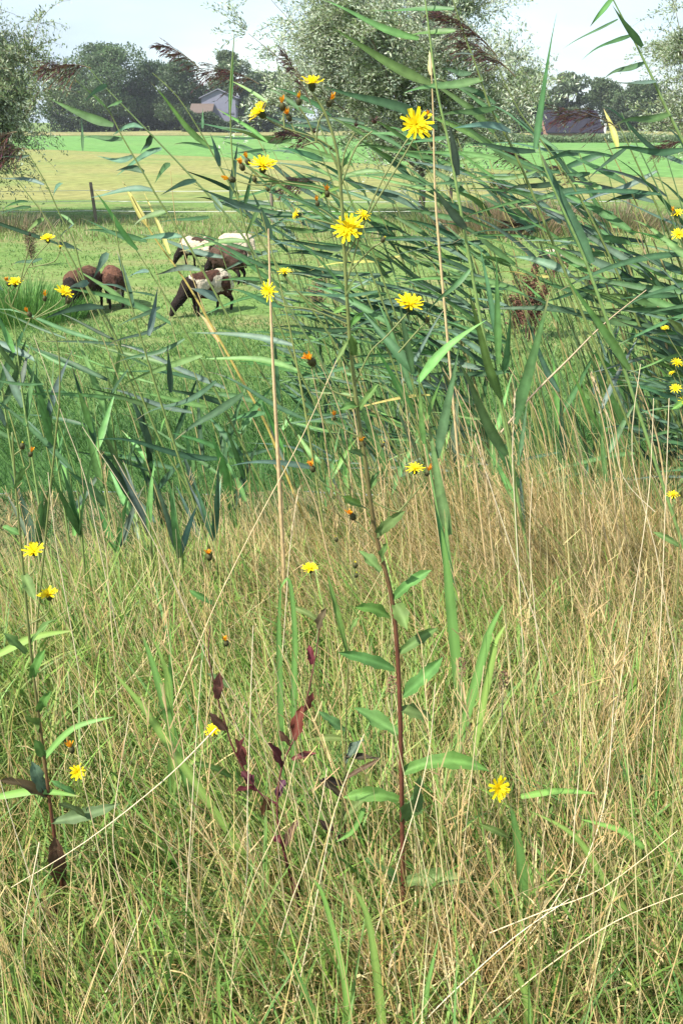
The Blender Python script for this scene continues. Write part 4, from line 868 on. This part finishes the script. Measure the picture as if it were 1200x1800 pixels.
def hawk_stem(t, path, Y, r0, r1, c0, c1, pts):
    pts = catmull(pts, 5); n = len(pts); mb = MB(); sides = 8; mb.tube(pts, [r0 + (r1 - r0) * k / (n - 1) for k in range(n)], c0, sides, c1, cap=True)
    mx_ = [tuple(c0[j] * (1 - f) + c1[j] * f for j in range(3)) for f in (0 if k / n < .3 else (1 if k / n > .62 else (k / n - .3) / .32) for k in range(n))]
    mb.c = [c for c in mx_ for _ in range(sides)]
    return mb.build('stem', M['stem'], t)
ms = [(712, 1700), (708, 1560), (705, 1350), (700, 1180), (688, 1050), (660, 940), (643, 820), (628, 720), (615, 600), (607, 480), (600, 350), (592, 265), (572, 200), (552, 168)]
mp_ = stem_path(ms, YM); mt_ = empty('hawkweed', mp_[0]); hawk_stem(mt_, ms, YM, .0040, .0014, RED, GST, mp_)
heads = [  # path from stem to head, head (x, y, w, kind, axis)
    ([(552, 168)], (548, 146, 46, 'O', (0, -.15, 1))),
    ([(592, 268), (560, 245), (500, 225)], (457, 197, 46, 'O', (-.75, -.35, .8))),
    ([(600, 350), (560, 330), (500, 320)], (462, 291, 48, 'O', (.1, -.5, 1))),
    ([(608, 500), (640, 390), (665, 330), (690, 285)], (731, 220, 60, 'O', (.2, -1.1, .6))),
    ([(608, 470), (610, 440)], (612, 402, 58, 'O', (-.2, -.95, .7))),
    ([(608, 450), (625, 420)], (638, 379, 30, 'O', (.3, -.5, 1))),
    ([(622, 680), (650, 620), (680, 590)], (720, 535, 50, 'O', (.1, -.45, 1))),
    ([(603, 400), (570, 390), (545, 385)], (522, 377, 24, 'O', (-1, -.2, .3))),
    ([(610, 560), (560, 540), (515, 505)], (500, 479, 26, 'O', (0, -.2, 1))),
    ([(610, 570), (550, 545), (490, 535)], (473, 511, 36, 'O', (-.7, -.9, .1))),
    ([(652, 880), (700, 900), (722, 870)], (729, 825, 34, 'O', (0, -.2, 1))),
    ([(500, 225)], (496, 182, 18, 'S', (-.1, -.2, 1))), ([(520, 235)], (506, 202, 17, 'S', (-.4, -.3, 1))), ([(556, 250), (540, 210)], (525, 174, 16, 'S', (0, 0, 1))),
    ([(556, 250), (560, 215)], (581, 176, 19, 'S', (.5, -.2, 1))), ([(500, 320), (455, 310)], (424, 289, 17, 'S', (-.35, -.2, 1))), ([(455, 310)], (434, 279, 16, 'S', (-.3, 0, 1))),
    ([(500, 320), (450, 325)], (403, 314, 18, 'S', (-1, -.2, .3))), ([(600, 370), (582, 360)], (575, 336, 16, 'S', (0, -.2, 1))), ([(603, 400), (575, 375)], (557, 354, 13, 'S', (-.2, 0, 1))),
    ([(640, 390), (700, 290)], (749, 203, 13, 'S', (.4, -.2, 1))), ([(630, 700), (590, 690), (560, 665)], (545, 632, 26, 'S', (-.3, -.6, .6))),
    ([(645, 835), (640, 800)], (636, 777, 19, 'S', (-.2, -.4, 1))), ([(648, 850), (662, 810)], (673, 779, 12, 'B', (.3, 0, 1))), ([(655, 900), (600, 870), (562, 845)], (548, 820, 17, 'S', (-.3, -.2, 1))),
    ([(635, 770), (605, 755)], (587, 731, 12, 'S', (0, 0, 1))), ([(666, 960), (640, 930)], (617, 904, 20, 'S', (-.4, -.3, .8))), ([(700, 900), (735, 860)], (752, 828, 15, 'S', (.4, 0, 1))),
    ([(455, 325)], (447, 311, 14, 'B', (-.1, 0, 1))), ([(612, 480), (650, 440)], (675, 418, 14, 'B', (.6, 0, 1))), ([(700, 620), (735, 580)], (752, 558, 14, 'B', (.3, 0, 1))), ([(480, 320)], (468, 330, 11, 'B', (-.6, 0, .6))),
    ([(598, 330), (605, 270)], (626, 217, 24, 'D', (.2, 0, 1))), ([(598, 330), (625, 260)], (658, 211, 30, 'D', (.2, -.3, 1))), ([(558, 250)], (552, 230, 18, 'D', (-.1, 0, 1))), ([(575, 270), (560, 250)], (527, 247, 15, 'D', (-.5, 0, 1))), ([(598, 300)], (581, 260, 14, 'D', (-.2, 0, 1))),
]
for path, (hx, hy, wv, kd, ax) in heads:
    _, e = head(mt_, hx, hy, wv, YM, kd, ax, npet=42, ind=wv > 40)
    branch(mt_, path, YM, .0011, .0008, GST, (.17, .19, .07), e)
ML = [((648, 862), (668, 828), 16, .1), ((633, 888), (601, 872), 16, 0), ((660, 942), (712, 898), 20, .1), ((670, 985), (680, 955), 18, 0), ((668, 1005), (630, 968), 20, .1), ((692, 1052), (758, 1002), 20, .18), ((684, 1085), (624, 1068), 22, .15), ((694, 1062), (716, 1108), 28, .2),
      ((703, 1147), (768, 1104), 20, .15), ((693, 1177), (594, 1147), 22, .05), ((708, 1224), (778, 1155), 28, .0), ((704, 1248), (757, 1267), 26, .25), ((700, 1290), (622, 1244), 28, .0), ((708, 1358), (860, 1356), 30, .3), ((700, 1406), (603, 1402), 26, .3), ((710, 1442), (738, 1362), 38, .0),
      ((706, 1552), (636, 1508), 20, .1), ((710, 1552), (822, 1550), 30, .3), ((740, 1580), (852, 1602), 26, .2), ((622, 625), (616, 588), 18, 0), ((627, 712), (597, 720), 14, .1), ((630, 722), (664, 676), 12, .1), ((610, 540), (584, 552), 9, .1), ((606, 520), (630, 480), 8, 0), ((604, 440), (578, 452), 8, 0), ((602, 390), (622, 350), 7, 0), ((597, 300), (620, 262), 7, 0), ((640, 800), (612, 792), 12, 0), ((612, 575), (640, 548), 10, .1), ((596, 330), (560, 350), 8, .1), ((612, 600), (590, 640), 9, .1)]
for b, tp, wv, sg in ML:
    bb = P(*b, YM); herb_leaf(mt_, bb, P(*tp, YM + random.uniform(-.05, .02)), wv * .88 * pxs(bb), tuple(x * random.uniform(.85, 1.2) for x in HL), sg)
bb = P(780, 1665, YM); herb_leaf(mt_, bb, P(945, 1664, YM - .02), 17 * pxs(bb), (.06, .055, .03), .05)
tag(mt_, 'tallest yellow hawkweed on a straight red stem in the middle of the view', 'wildflower', 'yellow hawkweeds on the verge')

def hawk(path, Y, label, leaves, hds, r0=.0034, c0=RED, c1=GST, lcol=HL, ind=False, name='hawkweed', cat='wildflower', group='yellow hawkweeds on the verge', stems=()):
    pts = stem_path(path, Y); t = empty(name, pts[0]); hawk_stem(t, path, Y, r0, r0 * .35, c0, c1, pts)
    for sp in stems: branch(t, sp, Y, r0 * .7, r0 * .3, c0, c1, name='branch')
    for lf in leaves:
        b, tp, wv = lf[:3]; bb = P(*b, Y); c = lf[3] if len(lf) > 3 else lcol
        herb_leaf(t, bb, P(*tp, Y + random.uniform(-.04, .02)), wv * .8 * pxs(bb), tuple(x * random.uniform(.85, 1.2) for x in c), random.uniform(0, .2))
    for p, (hx, hy, wv, kd, ax) in hds:
        _, e = head(t, hx, hy, wv, Y, kd, ax, npet=30, ind=ind and wv > 24)
        branch(t, p, Y, .0011, .0008, c1, (.17, .19, .07), e)
    return tag(t, label, cat, group)
BRN = (.085, .06, .035)
hawk([(130, 1760), (112, 1580), (92, 1440), (78, 1330), (66, 1240), (52, 1120), (42, 1010), (34, 920), (27, 840), (22, 760)], 1.2, 'hawkweed on a reddish stem at the left, brown lower leaves and two blooms', [
    ((47, 1148), (5, 1112), 18), ((57, 1192), (80, 1142), 20), ((70, 1285), (44, 1258), 24), ((78, 1330), (62, 1300), 20), ((80, 1400), (56, 1338), 26, (.07, .13, .07)), ((85, 1400), (0, 1372), 22, BRN), ((92, 1445), (212, 1412), 26, (.11, .13, .06)), ((42, 1010), (62, 1055), 22), ((108, 1560), (96, 1470), 34, BRN), ((114, 1640), (58, 1578), 30, BRN), ((128, 1740), (150, 1800), 26, BRN), ((55, 1130), (100, 1090), 14), ((28, 860), (45, 820), 12), ((66, 1250), (90, 1215), 18), ((36, 940), (5, 925), 14)],
    [([(42, 1020), (62, 1000)], (60, 968, 38, 'O', (.1, -.4, 1))), ([(47, 1100), (82, 1080)], (86, 1046, 38, 'O', (-.1, -.1, 1))), ([(25, 800)], (40, 780, 16, 'B', (.2, 0, 1))), ([(30, 840), (52, 820)], (55, 795, 14, 'S', (.4, 0, 1)))], ind=True)
hawk([(95, 800), (105, 700), (100, 600), (60, 560), (20, 540)], 1.75, 'hawkweed at the far left in front of the rush tussock', [], [
    ([(60, 560), (10, 530)], (27, 497, 28, 'O', (.1, -.3, 1))), ([(60, 560), (45, 560)], (50, 549, 14, 'S', (-.5, 0, 1))), ([(60, 558), (75, 540)], (79, 521, 13, 'S', (.1, 0, 1))), ([(60, 560), (100, 535)], (113, 514, 32, 'O', (.6, -.5, 1))), ([(60, 560), (110, 540)], (121, 525, 14, 'B', (.4, 0, 1))), ([(20, 540), (50, 470)], (84, 420, 26, 'O', (0, -.3, 1))), ([(50, 470), (95, 460)], (106, 434, 12, 'O', (0, 0, 1))), ([(35, 500), (50, 440)], (53, 412, 15, 'D', (0, 0, 1))), ([(20, 540), (15, 510)], (14, 495, 13, 'S', (-.3, 0, 1)))], r0=.0022, c0=GST, ind=True)
for (x, y, wv, kd, base, Yh, lb) in [
    (545, 1000, 30, 'O', (560, 1180), 1.5, 'single small bloom low in the dry grass left of the red stem'),
    (367, 975, 18, 'S', (372, 1150), 1.7, 'half closed yellow head over the brown grass below the dark bank'),
    (397, 1127, 16, 'S', (400, 1290), 1.45, 'tiny closed yellow head above the red leaved plant'),
    (375, 1284, 30, 'O', (430, 1450), 1.25, 'small bloom touching the red leaved plant'),
    (875, 1385, 44, 'O', (900, 1560), 1.15, 'low bloom tilted forward over the grass to the right of the red stem'),
    (137, 1357, 30, 'O', (160, 1520), 1.2, 'ragged orange yellow bloom low at the left'),
    (125, 1314, 18, 'S', (130, 1480), 1.25, 'orange withered head just above the ragged bloom'),
    (1182, 870, 22, 'O', (1190, 1050), 1.8, 'lowest bloom at the right margin over dry grass')]:
    ax = {875: (.5, -.9, .5), 137: (.2, -.8, .5)}.get(x, (random.uniform(-.2, .2), -.2, 1))
    hawk([base, ((x + base[0]) / 2 + 6, (y + base[1]) / 2), (x + 1, y + 22)], Yh, lb, [((int((x + base[0]) / 2) + 6, int((y + base[1]) / 2)), (x - 35, int((y + base[1]) / 2) - 25), 13)], [([(x + 1, y + 22)], (x, y, wv, kd, ax))], r0=.0014, c0=GST, ind=True)
hawk([(1215, 960), (1205, 800), (1210, 600), (1215, 450)], 1.9, 'group of blooms cut by the right picture edge', [((1210, 600), (1170, 560), 14), ((1207, 700), (1180, 720), 12)], [
    ([(1212, 470), (1200, 420)], (1190, 375, 22, 'O', (-.4, -.4, 1))), ([(1212, 480), (1205, 440)], (1191, 412, 26, 'O', (-.3, -.7, .8))), ([(1210, 650), (1185, 610)], (1168, 577, 15, 'O', (-.2, -.2, 1))), ([(1208, 720), (1195, 670)], (1188, 638, 22, 'O', (.2, -.6, 1))), ([(1208, 730), (1195, 690)], (1180, 656, 13, 'O', (-.6, 0, 1))), ([(1208, 760), (1195, 720)], (1186, 683, 21, 'O', (-.2, -.6, .8))), ([(1208, 780), (1200, 740)], (1199, 705, 18, 'O', (.2, -.6, .8))), ([(1208, 500), (1195, 400)], (1183, 372, 12, 'S', (-.4, 0, 1)))], r0=.002, c0=GST, ind=False)
# slim bud-bearing plant left of the main stem
hawk([(606, 1500), (607, 1350), (610, 1200), (617, 1060), (622, 1010)], 1.3, 'slender green budding hawkweed close behind the red stem', [((608, 1285), (560, 1250), 20), ((611, 1150), (575, 1010), 11), ((609, 1300), (540, 1300), 14), ((614, 1110), (632, 1085), 12), ((606, 1330), (670, 1335), 14, (.05, .04, .03)), ((606, 1380), (560, 1372), 16, (.05, .04, .03)), ((606, 1340), (640, 1300), 22, (.08, .13, .09))], [
    ([(622, 1010)], (624, 990, 14, 'B', (0, 0, 1))), ([(620, 1020), (592, 970)], (590, 945, 12, 'B', (-.2, 0, 1))), ([(620, 1030)], (626, 1008, 12, 'B', (.1, 0, 1)))], r0=.0018, c0=(.09, .05, .035))
RL = (.12, .035, .035)
hawk([(535, 1650), (515, 1560), (495, 1480), (487, 1425), (495, 1350), (522, 1287), (540, 1225), (555, 1150), (565, 1075)], 1.22, 'plant with dark red stem and wine red leaves', [
    ((495, 1347), (471, 1306), 20, (.10, .025, .03)), ((517, 1300), (531, 1240), 26, (.12, .035, .03)), ((536, 1250), (550, 1216), 14, RL), ((513, 1335), (556, 1324), 13, RL), ((430, 1345), (413, 1298), 20, (.14, .05, .04)), ((397, 1282), (369, 1253), 18, (.14, .07, .05)), ((382, 1228), (386, 1182), 20, (.12, .05, .045)), ((450, 1388), (414, 1392), 15, (.12, .02, .03)), ((446, 1378), (424, 1356), 22, (.08, .025, .028)), ((470, 1400), (462, 1432), 22, (.13, .06, .04)), ((488, 1400), (502, 1370), 20, (.08, .03, .04)), ((500, 1485), (476, 1472), 16, (.14, .03, .04)), ((558, 1105), (573, 1068), 18, (.12, .07, .05)), ((548, 1168), (543, 1134), 14, (.12, .03, .03)), ((510, 1310), (488, 1285), 15, (.15, .08, .07)), ((500, 1490), (525, 1440), 16, (.13, .06, .05)), ((420, 1330), (432, 1290), 14, RL), ((530, 1590), (512, 1540), 16, RL)], [],
    r0=.0026, c0=(.12, .03, .035), c1=(.13, .06, .045), name='red_leaved_herb', cat='wild plant', group='broad leaved herbs of the verge', stems=[[(485, 1412), (450, 1387), (412, 1320), (397, 1275), (382, 1225), (367, 1150), (370, 1100)]])
hawk([(600, 1580), (600, 1450), (606, 1360), (622, 1325)], 1.26, 'small dark brown stemmed herb right of the wine red plant', [((600, 1400), (560, 1372), 14, BRN), ((605, 1370), (668, 1334), 10, BRN), ((602, 1440), (650, 1400), 22), ((600, 1480), (560, 1440), 18, BRN), ((600, 1520), (640, 1500), 20)], [], r0=.002, c0=(.07, .04, .03), name='dark_herb', cat='wild plant', group='broad leaved herbs of the verge')
for (x, y, n, lb) in [(40, 1460, 4, 'broad fresh green leaves at the lower left margin'), (200, 1640, 3, 'low dull green rosette under the left hawkweed'), (400, 1680, 3, 'dark leaved rosette in the straw at the bottom'), (930, 1500, 4, 'low broad leaved clump right of the tilted bloom'), (860, 1560, 3, 'small rosette in shade near the stem foot'), (1060, 1440, 4, 'dark grassy rosette under the dry stalks at the right'), (910, 1690, 3, 'bright pointed leaves near the bottom right')]:
    Yh = G(x, y, .0).y; t = empty('leafy_herb', P(x, y, Yh))
    t.location.z = tz(t.location.x, t.location.y)
    for k in range(n + 2):
        a = -1.2 + 2.6 * k / (n + 1); b = t.location + Vector((0, 0, .02)); e = b + Vector((math.sin(a) * .11, random.uniform(-.05, .05), .06 + .08 * math.cos(a)))
        herb_leaf(t, b, e, .022, tuple(q * random.uniform(.8, 1.3) for q in HL), .3)
    tag(t, lb, 'wild plant', 'broad leaved herbs of the verge')
# plantain heads
for (x, y, lb) in [(688, 1205, 'brown plantain spike right against the red stem'), (811, 1173, 'dark plantain spike over the grass right of the red stem'), (884, 1197, 'short brown plantain spike further right')]:
    Yh = 1.3; c = P(x, y, Yh); pts = [ground_base([c + Vector((0, 0, .05)), c]), c - Vector((.005, 0, .02))]; t = empty('plantain', pts[0])
    mb = MB(); mb.tube([pts[0], (pts[0] + c) / 2 + Vector((.008, 0, 0)), c], .0011, (.28, .24, .12), 5); mb.build('stem', M['stem'], t)
    mb = MB()
    for k in range(110):
        f = random.uniform(-1, 1); a = random.uniform(0, 6.28); r = .0058 * math.sqrt(1 - f * f * .8); p = c + Vector((math.cos(a) * r, math.sin(a) * r, f * .016)); s = .0016
        d = Vector((math.cos(a), math.sin(a), .4)) * s * 1.6; sd = Vector((-math.sin(a), math.cos(a), 0)) * s; mb.add([p - d * .3, p + sd + d * .4, p + d, p - sd + d * .4], [(0, 1, 2, 3)], random.choice([(.22, .12, .07), (.14, .08, .05), (.32, .2, .12)]))
    mb.build('seed_spike', M['fluff'], t); tag(t, lb, 'wild plant', 'plantains in the verge')

# ------------------------------------------------------------------ dock plants on the pasture
def dock(px, py, h, n, label, seed, cols=((.15, .075, .05), (.11, .055, .04), (.2, .11, .07))):
    r = random.Random(seed); g = G(px, py); g.z = tz(g.x, g.y); t = empty('dock_plant', g)
    for i in range(n):
        a = r.uniform(0, 6.28); hh = h * r.uniform(.6, 1); top = g + Vector((math.cos(a) * hh * .32, math.sin(a) * hh * .2, hh)); mb = MB()
        ax = bez(g + Vector((math.cos(a) * .06, math.sin(a) * .06, 0)), g + Vector((math.cos(a) * hh * .08, 0, hh * .6)), top, 12); mb.tube(ax, [.006 * (1 - k / 14) for k in range(12)], cols[1], 4, cap=False); mb.build('stalk', M['stem'], t)
        mb = MB()
        for k in range(420):
            f = r.uniform(.3, 1); p = ax[min(11, int(f * 11))] + Vector((r.gauss(0, .045), r.gauss(0, .045), r.gauss(0, .045))) * (1.3 - .6 * f); s = r.uniform(.010, .024)
            v = [p + Vector((r.uniform(-1, 1), r.uniform(-1, 1), r.uniform(-1, 1))) * s for _ in range(4)]; mb.add(v, [(0, 1, 2, 3)], r.choice(cols))
        mb.build('seed_cluster', M['fluff'], t, smooth=False)['kind'] = 'stuff'
    return tag(t, label, 'wild plant', 'dry dock plants on the pasture')
dock(930, 600, 1.25, 9, 'big rust brown dock in seed in front of the mottled sheep', 3)
dock(905, 585, .8, 4, 'lower brown dock leaning against the biggest one', 4)
dock(1035, 520, .7, 3, 'small brown dock between reeds right of the mottled sheep', 5)
dock(560, 560, .75, 4, 'faint brown dock left of the main flower stem', 6, ((.24, .16, .1), (.2, .15, .09), (.26, .2, .12)))
dock(60, 470, .9, 4, 'withered brown dock by the rush tussock at the left', 7, ((.24, .17, .12), (.2, .15, .09), (.2, .2, .1)))

# ------------------------------------------------------------------ single straws and broad blades in the verge
def straw(path, Y, label, rad=.0012, col=(.66, .55, .36), head_=0, group='long bleached straws'):
    q = [P(x, y, Y) for x, y in path]; (ax_, ay_), (bx_, by_) = path[-2:]
    if by_ - ay_ > 1.2 * abs(bx_ - ax_): q.append(ground_base(q))
    pts = catmull(q, 4); t = None
    n = len(pts); mb = MB(); mb.tube(pts, [rad * (.5 + .5 * k / n) for k in range(n)], col, 4, cap=False)
    if head_:
        for k in range(30):
            f = k / 30 * .3 * n; p = pts[int(f)].lerp(pts[int(f) + 1], f - int(f)); d = (pts[0] - pts[2]).normalized() * .010 + Vector((random.uniform(-1, 1), random.uniform(-1, 1), .2)) * .0035; sd = Vector((.0012, 0, 0))
            mb.add([p - sd * .3, p + d * .5 - sd, p + d, p + d * .5 + sd], [(0, 1, 2, 3)], (.50, .38, .22))
    o = mb.build('dry_grass_stalk', M['stem'], None, origin=pts[-1]); return tag(o, label, 'grass stalk', group)
for path, Y, lb in [
    ([(592, 632), (530, 770), (450, 920), (380, 1060), (330, 1180)], 1.5, 'long white straw slanting from the flower stem down to the left'),
    ([(60, 590), (110, 730), (150, 840), (175, 960)], 1.9, 'pale straw stem below the leftmost blooms'),
    ([(145, 750), (230, 880), (300, 1010), (360, 1150), (400, 1240)], 1.5, 'pale straw leaning right above the brown grass at the left'),
    ([(200, 800), (270, 930), (330, 1080), (450, 1280), (560, 1420), (620, 1500)], 1.3, 'very long straw running down right past the red leaves'),
    ([(355, 1160), (345, 1300), (337, 1430), (330, 1560), (323, 1720)], 1.1, 'upright cream straw through the lower left grass'),
    ([(228, 1255), (205, 1400), (200, 1490), (225, 1600), (255, 1730)], 1.1, 'kinked thick straw beside the left hawkweed'),
    ([(120, 1180), (140, 1340), (175, 1500), (190, 1640)], 1.15, 'thin upright straw close to the left hawkweed'),
    ([(0, 1370), (40, 1500), (90, 1640), (140, 1760)], 1.1, 'straw slanting across the lower left corner'),
    ([(20, 1560), (150, 1480), (290, 1370), (380, 1280)], 1.1, 'straw lying across the others at the lower left'),
    ([(250, 1600), (210, 1700), (160, 1790)], 1.0, 'short straw bent outward at the bottom left'),
    ([(445, 1100), (440, 1250), (435, 1420), (432, 1560), (400, 1720)], 1.15, 'upright straw just left of the wine red plant'),
    ([(520, 1330), (490, 1450), (440, 1560), (410, 1700), (380, 1790)], 1.05, 'straw leaning over the foot of the wine red plant'),
    ([(575, 1350), (550, 1480), (500, 1620), (460, 1780)], 1.05, 'straw right of the wine red plant leaning right'),
    ([(640, 1290), (590, 1420), (560, 1560), (520, 1760)], 1.0, 'straw leaning against the red stem from the left'),
    ([(765, 1200), (750, 1340), (705, 1500), (660, 1640), (620, 1780)], 1.05, 'straw crossing in front of the red stem'),
    ([(850, 1170), (835, 1300), (820, 1440), (800, 1570), (740, 1700)], 1.1, 'straw to the left of the tilted bloom'),
    ([(1015, 1180), (1020, 1300), (1010, 1430), (990, 1560), (880, 1700)], 1.1, 'tall straw in the dry patch right of the tilted bloom'),
    ([(1080, 1130), (1075, 1280), (1060, 1420), (1020, 1540)], 1.15, 'pale straw in the right hand dry patch'),
    ([(1125, 640), (1110, 800), (1150, 960), (1180, 1120)], 1.6, 'slim straw bending under the dark reeds at the right'),
    ([(1148, 700), (1140, 860), (1118, 1020), (1090, 1200)], 1.5, 'near vertical straw right of the small dark hollow'),
    ([(1175, 700), (1168, 900), (1160, 1100), (1150, 1250)], 1.45, 'vertical straw nearest the right margin'),
    ([(935, 840), (930, 960), (938, 1060), (945, 1140)], 1.6, 'tan stalk standing in the brown grass below the fan of blades'),
    ([(1040, 660), (1070, 740), (1095, 840), (1150, 900)], 1.9, 'seed bearing straw against the dark hollow at the right'),
    ([(905, 690), (900, 800), (905, 900), (910, 990)], 1.8, 'seed bearing straw in the fan of blades'),
    ([(835, 770), (860, 850), (890, 940)], 1.8, 'short seed bearing straw left of the fan'),
    ([(525, 860), (510, 960), (500, 1100)], 1.7, 'seed bearing straw next to the dead cane'),
    ([(85, 830), (100, 960), (125, 1100)], 1.6, 'bundled pale straw beside the upper left bloom'),
    ([(160, 840), (185, 960), (195, 1080)], 1.6, 'straw over the dark bank grass at the left'),
    ([(1000, 1580), (900, 1650), (800, 1740), (740, 1800)], .95, 'thick straw lying flat at the bottom right'),
    ([(1200, 1570), (1080, 1620), (960, 1700), (850, 1790)], .95, 'long fallen straw across the bottom right corner'),
    ([(1190, 1460), (1060, 1560), (960, 1600), (860, 1640)], 1.0, 'fallen straw above the bottom right corner'),
    ([(60, 1780), (40, 1660), (55, 1560), (70, 1480)], 1.0, 'thin straw left of the brown leaves')]:
    straw(path, Y, lb, rad=.0012 if Y > 1.3 else .0011, head_='seed' in lb, col=random.choice([(.66, .55, .36), (.60, .48, .28), (.70, .60, .42)]))
for path, Y, wv, lb in [
    ([(492, 1210), (490, 1100), (494, 1022)], 1.45, 10, 'upright green blade, left of a close pair'), ([(517, 1210), (518, 1110), (508, 1020), (490, 1040)], 1.45, 10, 'green blade bending at the tip, right of a close pair'),
    ([(296, 1260), (270, 1170), (248, 1110)], 1.4, 14, 'wide blade fanning left in the green patch at the left'), ([(298, 1260), (292, 1180), (268, 1120)], 1.4, 12, 'middle blade of the fan in the green patch'), ([(300, 1260), (300, 1170), (299, 1090)], 1.42, 9, 'straight blade of the fan in the green patch'),
    ([(305, 1320), (250, 1240), (190, 1170)], 1.3, 14, 'broad yellow green blade slanting left'), ([(0, 1150), (60, 1120), (130, 1108)], 1.3, 14, 'arched blade at the left margin'),
    ([(80, 1330), (130, 1280), (200, 1260)], 1.3, 12, 'arched blade behind the left hawkweed stem'), ([(0, 1400), (70, 1390), (140, 1400)], 1.2, 14, 'light blade lying across the left hawkweed stem'),
    ([(612, 1820), (605, 1720), (570, 1580), (545, 1540)], .95, 13, 'long bright blade rising from the bottom, left one'), ([(672, 1820), (665, 1740), (645, 1610), (610, 1545)], .95, 17, 'long bright blade rising from the bottom, right one'), ([(738, 1830), (750, 1740), (770, 1650)], .95, 13, 'short blade at the bottom under the stem foot'),
    ([(928, 1830), (925, 1760), (900, 1690)], .95, 20, 'wide pointed blade at the bottom right'), ([(915, 1530), (905, 1460), (895, 1410)], 1.15, 20, 'broad spotted blade under the tilted bloom'),
    ([(915, 1400), (980, 1390), (1050, 1395)], 1.2, 12, 'blade arching right behind the tilted bloom'), ([(1070, 1560), (1010, 1470), (930, 1425)], 1.15, 12, 'blade bending down right of the tilted bloom'), ([(1130, 1490), (1090, 1460), (1020, 1440)], 1.2, 12, 'narrow blade in the dry patch at the right'),
    ([(845, 1165), (860, 1110), (885, 1060)], 1.5, 15, 'upright fresh blade in the middle right grass'), ([(862, 1170), (870, 1130), (890, 1095)], 1.5, 12, 'shorter blade next to the fresh upright one'),
    ([(795, 1100), (785, 1000), (775, 930)], 1.7, 18, 'stout reed blade rising behind the plantains'), ([(560, 1800), (520, 1710), (485, 1660)], .95, 10, 'thin green blade leaning left at the bottom'), ([(640, 1420), (620, 1460), (590, 1480)], 1.2, 10, 'pale blade behind the red stem')]:
    p = [P(x, y, Y) for x, y in path]
    if path[0][1] - path[1][1] > 1.2 * abs(path[0][0] - path[1][0]): p = [ground_base([p[1], p[0]])] + p
    pts = catmull(p, 5); n = len(pts); mb = MB(); wd = wv * pxs(pts[0]); c = random.choice([(.17, .32, .07), (.14, .28, .07), (.22, .34, .08)])
    mb.ribbon(pts, [wd * (.7 + .3 * min(1, k / n * 4)) * (1 - (k / (n - 1)) ** 2.5) + .0004 for k in range(n)], Vector((random.uniform(-.3, .3), -1, .6)), c, .3, random.uniform(-.3, .3))
    o = mb.build('grass_leaf', M['blade'], None, origin=pts[0]); tag(o, lb, 'grass blade', 'broad green blades in the verge')
